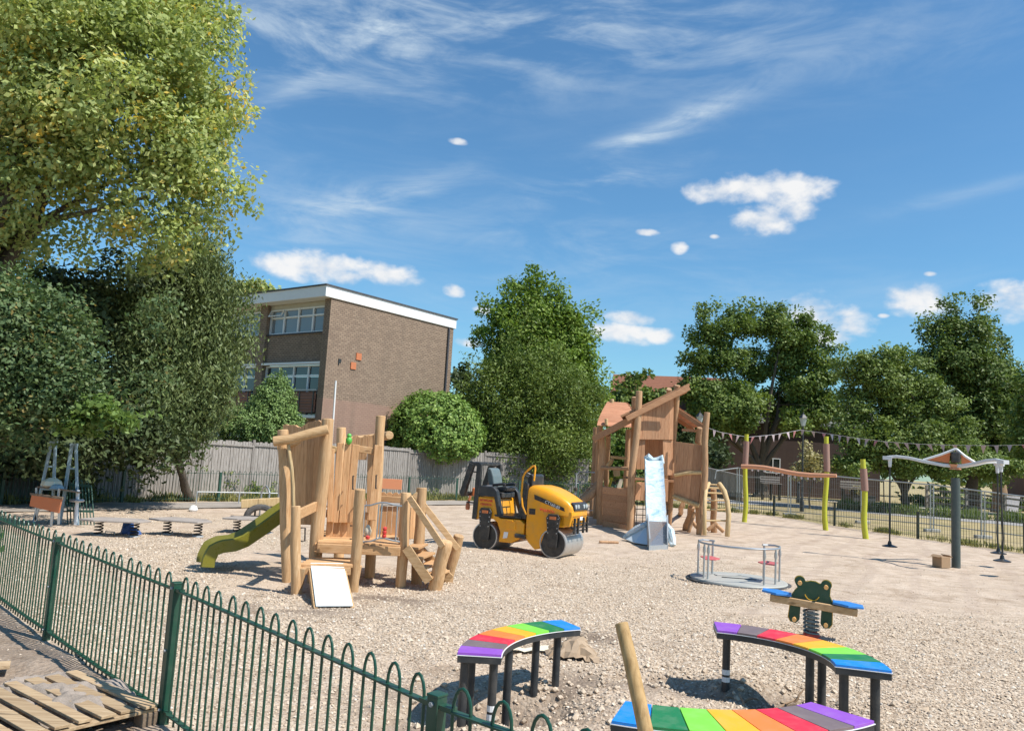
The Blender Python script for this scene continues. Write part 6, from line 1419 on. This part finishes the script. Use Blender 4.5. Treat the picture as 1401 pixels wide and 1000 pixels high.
# ------------------------------------------------------------------ bunting
def bunting():
    t = thing('bunting', 'string of small pink and white pennants stretched across the park', 'bunting', tuple(D(967, 585, 33)))
    kn = [(962, 583, 33), (985, 591, 33.5), (1023, 598, 34.5), (1060, 594.5, 35.5), (1096, 588, 36.5), (1130, 593, 35.5), (1170, 599, 34), (1215, 604.5, 32.5), (1260, 607.5, 31.2), (1310, 609, 30), (1360, 609.5, 29), (1420, 608, 27.5)]
    P = [D(*k) for k in kn]; MB().tube(P, .008, 4).build('string', 'flag_white', t)
    rg = random.Random(9); seg = []
    for a, b in zip(P[:-1], P[1:]): seg.append((b - a).length)
    tot = sum(seg); s = .2; i = 0
    while s < tot - .1:
        acc = 0
        for a, b, l in zip(P[:-1], P[1:], seg):
            if acc + l >= s: q = a.lerp(b, (s - acc) / l); d = (b - a).normalized(); break
            acc += l
        h = rg.uniform(.26, .35); tw = rg.uniform(-.14, .14); n = Vector((-d.y, d.x, 0))
        A, B_, C_ = q - d * .095, q + d * .095, q + Vector((0, 0, -h)) + n * tw + d * rg.uniform(-.08, .16); M_ = A.lerp(B_, .5).lerp(C_, .45) + n * rg.uniform(-.03, .03)
        mb = MB().add([A, B_, C_, M_], [(0, 1, 3), (1, 2, 3), (2, 0, 3)]); mb.build('flag', rg.choice(['flag_pink', 'flag_pink', 'flag_white', 'flag_red' if i % 3 == 0 else 'flag_pink']), t)
        s += rg.uniform(.44, .54); i += 1
bunting()
def lamp(x, y, Y, lb):
    p = D(x, y, Y); t = thing('street_lamp', lb, 'street lamp', (p.x, Y, 0)); o = Vector((p.x, Y, 0)); h = p.z
    MB().lathe(o, [(.11, -.1), (.11, .5), (.07, .6), (.05, 1.2), (.04, h - .45), (.07, h - .42)], 12).build('column', 'black_metal', t, smooth=True)
    hd = MB().lathe(o + Vector((0, 0, h - .42)), [(.10, 0), (.20, .42)], 6).build('lantern', 'lampglass', t)
    MB().lathe(o + Vector((0, 0, h)), [(.25, 0), (.10, .18), (.03, .24), (.03, .34)], 6).build('lantern_cap', 'black_metal', t)
lamp(1099, 572, 42, 'black lantern lamp post standing where the bunting rises'); lamp(957.5, 570, 44, 'black lantern lamp post just behind the right post of the climbing tower')
# ------------------------------------------------------------------ left side bits
def a_frames():
    for i, (bx, by, ax, ay, lb) in enumerate(((58, 668, 73, 605, 'left blue grey metal trestle frame by the green panel'), (93, 673, 101, 608, 'right blue grey metal trestle frame by the green panel'))):
        Y = 17.2; f0, f1 = D(bx - 1.5, by, Y), D(ax, ay, Y); f2 = D(bx + 14, by + 40, Y); g_ = D(ax - 2.5, ay, Y)
        b0 = D(bx - 11, by + 42, Y); b0.z = 0; f2.z = 0
        t = thing('trestle', lb, 'trestle', (b0.x, Y, 0), 'pair of metal trestles')
        MB().beam(b0, g_, .06, .04).build('leg', 'blue_grey', t); MB().beam(f2, f1 + Vector((.05, 0, 0)), .06, .04).build('leg', 'blue_grey', t)
        MB().beam(g_ - Vector((.03, 0, 0)), f1 + Vector((.08, 0, 0)), .07, .05).build('head', 'blue_grey', t); 
        for fz in (.42, .70): MB().beam(b0.lerp(g_, fz), f2.lerp(f1, fz), .05, .035).build('crossbar', 'blue_grey', t)
    # fold-down table pieces
    t = thing('site_table', 'metal legged work table with a rusty brown board hanging on its front', 'table', tuple(G(70, 720)))
    Y = 16.9
    MB().prism([D(50, 667, Y), D(82, 670, Y - .3), D(111, 675, Y + .2), D(80, 670, Y + .8)], (0, 0, .03)).build('table_top', 'palletdark', t)
    MB().prism([D(43, 677, Y - .4), D(84, 683, Y - .5), D(80, 702, Y - .45), D(40, 692, Y - .35)], (0, .05, 0)).build('hanging_board', 'terracotta', t, bevel=.006)
    MB().prism([D(41, 674, Y - .42), D(85, 680, Y - .52), D(85, 683, Y - .52), D(41, 677, Y - .42)], (0, .05, 0)).build('board_edge', 'palletdark', t)
    for x0, y0, x1, y1 in ((50, 667, 49, 712), (82, 682, 80, 717), (53, 694, 48, 713), (72, 700, 69.5, 720), (81, 668, 79, 684)): 
        q = D(x1, y1, Y - .3); q.z = max(q.z, -.02); MB().beam(D(x0, y0, Y - .3), q, .035, .035).build('leg', 'galv', t)
    b_ = thing('cloth_bundle', 'bundle of cream and blue cloth lying on the work table', 'cloth', tuple(D(72, 664, Y)))
    c = D(71, 664, Y); MB().lathe(c - Vector((0, 0, .04)), [(.12, 0), (.22, .04), (.19, .13), (.07, .20)], 7).build('cream_cloth', 'cloth_cream', b_, bevel=.01)
    c = D(78, 667, Y - .15); MB().lathe(c - Vector((0, 0, .05)), [(.08, 0), (.16, .03), (.11, .10), (.04, .12)], 6).build('blue_cloth', 'blue_grey', b_)
    # stool / jack
    t = thing('pump_stand', 'white metal stand with a hand wheel next to the leaning green panel', 'stand', tuple(G(103, 718)))
    p = G(103, 719); MB().tube([p, p + Vector((-.03, 0, .75))], .035, 8).build('stem', 'white_paint', t); MB().lathe(p + Vector((-.03, 0, .5)), [(.13, 0), (.15, .03), (.13, .06)], 14).build('wheel', 'galv', t)
    # leaning spare fence panel
    t = thing('spare_railing', 'spare green bow topped fence panel leaning against the trestle', 'fence panel', tuple(G(110, 719)))
    A, B = G(96, 718), G(129, 719); A.y -= .1; T0, T1 = D(91, 662, 17.6), D(125, 665, 17.6)
    for j in range(9):
        a = A.lerp(B, j / 8); b = T0.lerp(T1, j / 8); MB().tube([a, b], .013, 5).build('bar', 'green_far', t)
    for j in range(4):
        b = T0.lerp(T1, (j * 2 + .5) / 8); d = (T1 - T0) / 8; MB().tube([b - d * .5, b - d * .4 + Vector((0, 0, .08)), b + Vector((0, 0, .11)), b + d * .4 + Vector((0, 0, .08)), b + d * .5], .013, 5).build('bow', 'green_far', t)
    MB().beam(T0, T1, .03, .05).build('rail', 'green_far', t); MB().beam(A.lerp(T0, .35), B.lerp(T1, .35), .03, .04).build('rail', 'green_far', t)
a_frames()
def spring_boards():
    def make():
        t = thing('spring_platform', 'x', 'spring platform', (0, 0, 0), 'grey spring mounted stepping platforms')
        MB().prism([(-.62, -.22, .30), (-.30, -.36, .30), (.50, -.30, .30), (.64, .02, .30), (.34, .34, .30), (-.42, .32, .30)], (0, 0, .035)).build('deck', 'spring_deck', t, bevel=.008)
        for x_, y_ in ((-.32, 0), (.34, .04)):
            K = 40; MB().tube([(x_ + .075 * math.cos(i / K * 2 * PI * 4.5), y_ + .075 * math.sin(i / K * 2 * PI * 4.5), .02 + .27 * i / K) for i in range(K + 1)], .013, 6).build('spring', 'black_metal', t, smooth=True)
            MB().lathe((x_, y_, -.02), [(.12, 0), (.11, .05)], 10).build('spring_base', 'galv_dull', t)
        return t
    first = make(); labs = ['spring platform nearest the spare fence panel, a blue rag under it', 'spring platform in the middle of the row of three', 'spring platform just left of the green slide']
    for i, (x, y) in enumerate(((160, 711), (250, 711), (346, 709))):
        p = G(x, y, .32); o = first if i == 0 else copy_tree(first, (0, 0, 0)); o.location = (p.x, p.y, 0); o.rotation_euler = (0, 0, (.1, -.15, .25)[i]); o['label'] = labs[i]
    p = G(174, 731); MB_ = MB()
    rg = random.Random(1); MB_.lathe(p + Vector((0, 0, -.01)), [(.10, 0), (.15, .05), (.13, .14), (.09, .22), (.10, .27), (.03, .33)], 7); MB_.tube([p + Vector((.05, 0, .1)), p + Vector((.22, -.02, .06)), p + Vector((.24, 0, .0))], .05, 6)
    MB_.v = [tuple(Vector(v) + Vector((rg.uniform(-.03, .03), rg.uniform(-.03, .03), 0))) for v in MB_.v]
    tag(MB_.build('work_glove', 'blue_item'), 'crumpled blue rag dropped by the first spring platform', 'rag')
    for i, (x, y, lb) in enumerate(((150, 733, 'small white metal hoop stuck in the gravel beneath the leftmost spring platform'),)):
        p = G(x, y); tag(MB().tube([p + Vector((-.1, 0, -.03)), p + Vector((-.09, 0, .08)), p + Vector((.09, 0, .08)), p + Vector((.1, 0, -.03))], .012, 6).build('metal_hoop', 'galv'), lb, 'metal hoop')
spring_boards()
def back_bits():
    a, b = G(820, 741, .04), G(846, 742, .04); tag(log([a, b], .035, None, 'fallen_stick', 'larchlog', seed=3), 'short brown stick lying on the ground left of the wrapped slide foot', 'stick')
    # tyre half buried, beam balanced on it, hoops
    c = G(356, 707); t = thing('half_tyre', 'black tyre half sunk in the ground under the end of the pale beam', 'tyre', tuple(c))
    u = Vector((.95, .3, 0)).normalized(); n = Vector((u.y, -u.x, 0)); r = .36
    for k in range(3):
        MB().tube([c + n * (.13 * k - .1) + u * r * math.cos(a) + Vector((0, 0, (r if k == 1 else r * .93) * math.sin(a) - .06)) for a in np.linspace(-.1, PI + .1, 15)], .085, 8).build('tread', 'rubber', t, smooth=True)
    A, B = D(330, 689, 21.4), D(402, 685, 21.8); t = thing('balance_beam', 'pale square timber beam propped on the tyre behind the green slide', 'beam', tuple(A)); MB().beam(A, B, .22, .22).build('timber', 'palelog', t, bevel=.012)
    for x in (350, 372, 396): q = D(x, 690, 21.5); MB().beam((q.x, q.y, -.1), (q.x, q.y, q.z - .05), .04, .04).build('support', 'black_metal', t)
    for i, (x0, x1, y0, y1, Y, lb) in enumerate(((355, 366, 705, 664, 21.9, 'white bent tube hoop behind the pale beam, left of the other'), (379, 392, 700, 648, 22.3, 'white bent tube hoop partly hidden by the tower post'))):
        a, b = D(x0, y0, Y), D(x1, y0, Y - .3); h = D(x0, y1, Y).z; a.z = b.z = -.05
        o = MB().tube([a, (a.x, a.y, h * .8), a.lerp(b, .2) + Vector((0, 0, h * .98)), a.lerp(b, .5) + Vector((0, 0, h + .05)), a.lerp(b, .8) + Vector((0, 0, h * .98)), (b.x, b.y, h * .8), b], .024, 8).build('tube_hoop', 'galv', smooth=True); tag(o, lb, 'tube hoop')
    # barrier rail at the back
    t = thing('crowd_barrier', 'grey steel crowd barrier standing in front of the back railings', 'barrier', tuple(G(270, 688)))
    A, B = G(268, 689, .02), G(381, 690, .02); 
    MB().tube([A + Vector((0, 0, .36)), B + Vector((0, 0, .36))], .016, 6).build('rail', 'galv_dull', t)
    for f in (0, .5, 1): q = A.lerp(B, f); MB().tube([q, q + Vector((0, 0, .38))], .018, 6).build('upright', 'galv_dull', t)
    # orange sign panel
    c = D(535, 662, 30); t = thing('orange_sign', 'blank orange rectangular board on two posts beyond the little tower', 'sign', (c.x, 30, 0))
    w, h = D(550, 662, 30).x - D(520, 662, 30).x, .38
    MB().box(tuple(c), (w, .03, h)).build('board', 'salmon', t, bevel=.004)
    for s in (-1, 1): MB().box((c.x + s * w * .38, 30.04, c.z / 2), (.05, .05, c.z)).build('leg', 'galv_dull', t)
    # white plastic pot on path, cardboard box
    p = G(264, 700); tag(MB().lathe(p, [(.09, 0), (.13, .06), (.08, .16), (.02, .18)], 10).build('plastic_bag', 'white_paint', smooth=True), 'small white plastic bag lying on the path by the railings', 'bag')
    p = G(1288, 776); t = thing('cardboard_box', 'small open cardboard box beside the carousel post', 'box', tuple(p))
    R = rot(.35); MB().box(tuple(p + Vector((0, 0, .13))), (.28, .26, .25), R).build('carton', 'cardboard', t, bevel=.003)
    for s in (-1, 1): MB().box(tuple(p + R @ Vector((s * .165, 0, .27))), (.10, .25, .006), R @ Matrix.Rotation(s * .5, 3, 'Y')).build('flap', 'cardboard', t)
    # tarp: crumpled membrane by bench
    rg = random.Random(12)
    c = G(782, 897); n = 13; vs = []; fs = []
    for i in range(n):
        for j in range(n):
            x, y = (i / (n - 1) - .5) * .52, (j / (n - 1) - .5) * .42; e = max(0, 1 - (abs(x) * 3.6) ** 2) * max(0, 1 - (abs(y) * 4.4) ** 2)
            z = .17 * e * (.55 + .9 * float(vn(np.array(x * 9 + 5), np.array(y * 9), 4))) + rg.uniform(-.02, .02)
            vs.append((c.x + x + rg.uniform(-.025, .025), c.y + y + rg.uniform(-.025, .025), max(hz(c.x + x, c.y + y) + z + .005, hz(c.x + x, c.y + y) - .02)))
    fs = [(i * n + j, (i + 1) * n + j, (i + 1) * n + j + 1, i * n + j + 1) for i in range(n - 1) for j in range(n - 1)]
    tag(MB().add(vs, fs).build('tarpaulin', 'tarp'), 'crumpled brown sheet heaped on the gravel by the first rainbow bench', 'sheet')
    c = G(722, 893); vs = []
    for i in range(8):
        for j in range(5):
            x, y = (i / 7 - .5) * .5, (j / 4 - .5) * .16; vs.append((c.x + x, c.y + y + x * .3, hz(c.x + x, c.y + y) + .02 + rg.uniform(0, .04)))
    tag(MB().add(vs, [(i * 5 + j, (i + 1) * 5 + j, (i + 1) * 5 + j + 1, i * 5 + j + 1) for i in range(7) for j in range(4)]).build('sheet_scrap', 'cloth_cream'), 'pale torn scrap of sheet under the blue end of the first bench', 'scrap')
back_bits()
# roots and roof scraps at the second bench footing
def roots():
    rg = random.Random(21); t = thing('dug_roots', 'dry brown roots and fibres sticking out of the dug hole by the tall bench', 'roots', (2.2, 7.2, 0))
    for i in range(16):
        x, y = rg.uniform(2.15, 2.75), rg.uniform(7.05, 7.5); z = hz(x, y); P = [Vector((x, y, z - .01))]; d = Vector((rg.uniform(-1, 1), rg.uniform(-.6, .3), rg.uniform(.1, .9))).normalized()
        for k in range(4): P.append(P[-1] + d * rg.uniform(.03, .07)); d = (d + Vector((rg.uniform(-.5, .5), rg.uniform(-.5, .5), rg.uniform(-.7, .1)))).normalized()
        MB().tube(P, [.012, .011, .009, .007, .003], 5).build('root', 'palletdark' if i % 2 else 'carvedwood', t, smooth=True)
roots()
# ------------------------------------------------------------------ pallets
def pallet():
    X = Vector((.78, -.62, 0)).normalized(); X = (G(213, 965, .14) - G(75, 905, .14)); X.z = 0; X.normalize(); Yv = Vector((-X.y, X.x, 0))
    o = G(213, 962, .15); t = thing('wooden_pallet', 'old wooden pallet half covered with grey sand outside the green fence', 'pallet', (o.x, o.y, 0)); rg = random.Random(2)
    L_ = 1.15
    for i in range(9):
        a = o - Yv * (i * .145 + .04) - X * .0; a.z = .135 + rg.uniform(-.004, .004)
        MB().beam(a + X * rg.uniform(-.02, .02), a - X * L_, .10 if i % 3 else .085, .02).build('slat', 'palletwood' if i != 3 else 'palletwood', t, bevel=.003)
    for s in (.05, .56, 1.08):
        a = o - X * s; a.z = .105; MB().beam(a + Yv * .02, a - Yv * 1.2, .09, .022).build('stringer_board', 'palletwood', t, bevel=.003)
        for q in (.03, .6, 1.15): c = o - X * s - Yv * q; MB().box((c.x, c.y, .045), (.1, .12, .095), rot(math.atan2(X.y, X.x))).build('block', 'palletdark', t, bevel=.004)
        a.z = -.005; MB().beam(a + Yv * .02, a - Yv * 1.2, .09, .018).build('bottom_board', 'palletdark', t)
    # sand thrown over the pallet
    n = 60; vs = []; W_, D_ = 1.05, .62
    ns = 46
    base = o - X * .78 - Yv * .25
    sz = []
    for i in range(n):
        for j in range(ns):
            u, v = (i / (n - 1) - .5) * 2, (j / (ns - 1) - .5) * 2; p = base + X * u * .62 + Yv * v * .42
            k = max(0, 1 - (u * u + v * v)); z = .086 + .052 * k ** .7 + (float(fbm(np.array(p.x * 7), np.array(p.y * 7), 7)) - .5) * .12; z = z if k > 0 else .05; vs.append((p.x, p.y, z))
    fs = [(i * ns + j, (i + 1) * ns + j, (i + 1) * ns + j + 1, i * ns + j + 1) for i in range(n - 1) for j in range(ns - 1)]
    s = MB().add(vs, fs).build('sand', 'sandpile', None, smooth=True); s['kind'] = 'stuff'; s['label'] = 'grey sand spilled over the pallet boards'
    q = G(14, 909, .12); q2 = G(-30, 912, .12); tag(MB().beam(q, q2, .16, .025).build('loose_board', 'palletwood'), 'short pale plank end at the far left edge above the pallet', 'board')
    p0 = G(-3, 765, .1); o_, _ = crown('fence_weed', [(p0.x - .1, p0.y, .35, .12, .12, .2)], 160, .06, 'leaf_bright', None, 71, clump=.1, k=8); tag(o_, 'small green leafy sprig at the left edge behind the fence', 'plant')
flatmat('sandpile', [(.35, (.25, .205, .165)), (.55, (.36, .30, .25)), (.7, (.43, .37, .31))], 6, 90, .6)
pallet()
# ------------------------------------------------------------------ right background
def park():
    # mesh site fencing
    t = thing('mesh_fencing', 'long galvanised mesh site fencing on the park side of the dark railings', 'fence', tuple(G(985, 700)))
    tp = [(975, 642, 40), (1010, 640, 40), (1080, 645.5, 37.5), (1180, 655, 34.5), (1275, 663, 31.5), (1345, 672, 29.5), (1440, 684, 27.5)]
    tops = [D(*q) for q in tp][1:]; MB().tube([D(978, 655, 40), D(980, 644, 40)] + tops, .028, 6).build('top_rail', 'galv_dull', t)
    low = [D(x, y + 54, Y) for x, y, Y in tp][1:]; 
    for q in low: q.z = max(q.z, .15)
    MB().tube(low, .022, 6).build('bottom_rail', 'galv_dull', t)
    wm = MB()
    for (a, b), (c, d) in zip(zip(tops[:-1], tops[1:]), zip(low[:-1], low[1:])):
        n = int((b - a).length / .11)
        for k in range(n): wm.beam(a.lerp(b, k / n), c.lerp(d, k / n), .004, .004)
        for k in range(1, 6): wm.beam(a.lerp(c, k / 6), b.lerp(d, k / 6), .004, .004)
    wm.build('mesh', 'galv_dull', t, kind='stuff')
    for a, c in zip(tops, low):
        for s in (-.06, .06): MB().tube([a + Vector((s, 0, 0)), (c.x + s, c.y, .0)], .024, 6).build('upright', 'galv', t)
        MB().box((c.x, c.y, .06), (.6, .22, .12)).build('foot_block', 'concrete', t, bevel=.02)
    # panel left of the climbing tower
    t = thing('site_fencing', 'single galvanised mesh fence panel left of the climbing tower', 'fence panel', tuple(G(786, 706)))
    a, b = G(786, 708), G(822, 708); h = D(786, 645, a.y).z
    MB().tube([a, a + Vector((0, 0, h - .1)), a + Vector((.1, 0, h)), b + Vector((0, 0, h))], .025, 7).build('frame', 'galv_dull', t, smooth=True)
    MB().tube([a + Vector((0, 0, .25)), b + Vector((0, 0, .25))], .02, 6).tube([a + Vector((0, 0, h - .4)), b + Vector((0, 0, h - .4))], .015, 6).build('rail', 'galv_dull', t)
    wm = MB()
    for k in range(16): q = a.lerp(b, k / 16); wm.beam(q + Vector((0, 0, .25)), q + Vector((0, 0, h)), .005, .005)
    wm.build('mesh', 'galv_dull', t, kind='stuff'); MB().lathe(a + Vector((0, 0, h * .58)), [(.06, 0), (.07, .06), (.06, .12)], 8).build('clamp', 'bark', t)
    # panel in front of wood fence (left)
    # footbridge / ramp
    P0, P1 = D(966, 640, 47), D(1017, 652, 44); t = thing('ramp_railing', 'grey slatted wooden ramp parapet behind the arched ladder', 'parapet', tuple(P0))
    h0, h1 = 1.55, 1.25
    planks(t, P0 - Vector((0, 0, h0)), P1 - Vector((0, 0, h1)), P0, P1, 16, .05, 'greywood', .02, .0, out=(0, -1, 0), seed=4, bevel=0)
    MB().beam(P0, P1, .14, .1).build('handrail', 'greywood', t); MB().beam(P0 - Vector((0, 0, h0)), P1 - Vector((0, 0, h1)), .16, .2).build('bottom_rail', 'palletdark', t)
    MB().beam(P1, D(1040, 653, 43.5), .1, .08).build('handrail', 'greywood', t)
    # park benches
    for x, y, Y, lb in ((1055, 657, 56, 'grey park bench under the dark brick house, left of the sapling'), (1166, 664, 52, 'grey park bench behind the dark planter')):
        c = D(x, y, Y); t = thing('park_bench', lb, 'bench', (c.x, Y, 0), 'park benches')
        for k in range(3): MB().box((c.x, Y + .22 + k * .02, c.z + .22 - k * .16), (1.4, .03, .11)).build('back_slat', 'greywood', t)
        for k in range(3): MB().box((c.x, Y - .2 + k * .15, c.z - .22), (1.4, .11, .03)).build('seat_slat', 'greywood', t)
        for s in (-.6, 0, .6): MB().box((c.x + s, Y, (c.z - .22) / 2), (.05, .45, c.z - .25)).build('leg', 'black_metal', t)
    # bollard, planter
    p = G(1092, 688); t = thing('bollard', 'short black bollard by the path below the bunting lamp post', 'bollard', (p.x, p.y, 0)); h = D(1092, 659, p.y).z
    MB().lathe(p, [(.14, 0), (.14, .3), (.11, .34), (.11, h - .15)], 12).build('shaft', 'black_metal', t, smooth=True); MB().lathe(p + Vector((0, 0, h - .15)), [(.14, 0), (.14, .06), (.05, .15)], 12).build('cap', 'black_metal', t, smooth=True)
    c = G(1174, 691); t = thing('planter', 'dark square planter with dry plants beside the path', 'planter', (c.x, c.y, 0))
    s = D(1190, 691, c.y).x - D(1157, 691, c.y).x; MB().box((c.x, c.y, .33), (s, s, .66)).build('box', 'planter_dark', t, bevel=.02); MB().box((c.x, c.y, .68), (s * 1.05, s * 1.05, .06)).build('rim', 'black_metal', t)
    crown('plants', [(c.x, c.y, 1.0, .4, .35, .42)], 1400, .09, 'leaf_sapling', t, 81, clump=.2, k=12, fill=.5)
    q = D(1173, 646, c.y + 1); MB_ = thing('orange_litter_hood', 'small orange sign plate above the planter', 'sign', (q.x, q.y, 0)); MB().lathe(q - Vector((0, 0, .1)), [(.20, 0), (.36, .06), (.34, .18), (.12, .24)], 12).build('plate', 'orange_panel', MB_); MB().tube([(q.x, q.y, 0), (q.x, q.y, q.z - .1)], .03, 6).build('pole', 'black_metal', MB_)
    # rail fence
    t = thing('rail_fence', 'grey post and rail fence in front of the weeds', 'fence', tuple(G(1268, 690)))
    pts = [D(1268, 668, 52), D(1322, 672, 50), D(1375, 679, 48), D(1430, 686, 46)]
    for q in pts: MB().box((q.x, q.y, q.z / 2 + .1), (.14, .14, q.z + .2)).build('post', 'greywood', t)
    for a, b in zip(pts[:-1], pts[1:]):
        for dz in (-.1, -.5, -.9): MB().beam(a + Vector((0, -.08, dz)), b + Vector((0, -.08, dz)), .05, .12).build('rail', 'greywood', t)
    # carved trunk
    p = G(1367, 701); Y = p.y; t = thing('carved_trunk', 'tall pale carved tree trunk standing by the white board', 'sculpture', (p.x, Y, 0)); k = Y / FPX
    P = [(p.x, Y, -.1), (p.x + .1, Y, .8), (p.x + .05, Y, 1.8), (p.x + .02, Y, 2.6), (p.x + .15, Y, 3.1), (p.x + .05, Y, D(1367, 631, Y).z)]
    MB().tube(P, [11 * k, 10 * k, 8.5 * k, 8 * k, 8.8 * k, 7.5 * k], 14).build('trunk', 'carvedwood', t, smooth=True)
    MB().tube([(p.x - .1, Y - .2, P[-1][2] - .2), (p.x - .15, Y - .2, P[-1][2] + .35)], [.16, .12], 8).build('carved_top', 'palelog', t, smooth=True)
    MB().tube([(p.x + .45, Y - .2, 2.3), (p.x + .55, Y - .2, 2.9)], [.12, .2], 8).build('carved_knot', 'carvedwood', t, smooth=True)
    a, b, c, d = D(1372, 704, Y - 1.5), D(1392, 706, Y - 1.5), D(1396, 679, Y - 1.5), D(1374, 678, Y - 1.5)
    t = thing('white_board', 'blank white board leaning beside the carved trunk', 'board', tuple(a)); MB().prism([a, b, c, d], (0, .04, 0)).build('panel', 'flag_white', t)
    for q, r_ in ((a, d), (b, c)): MB().beam((q.x, q.y + .06, 0), (r_.x, r_.y + .06, r_.z), .05, .05).build('leg', 'greywood', t)
park()
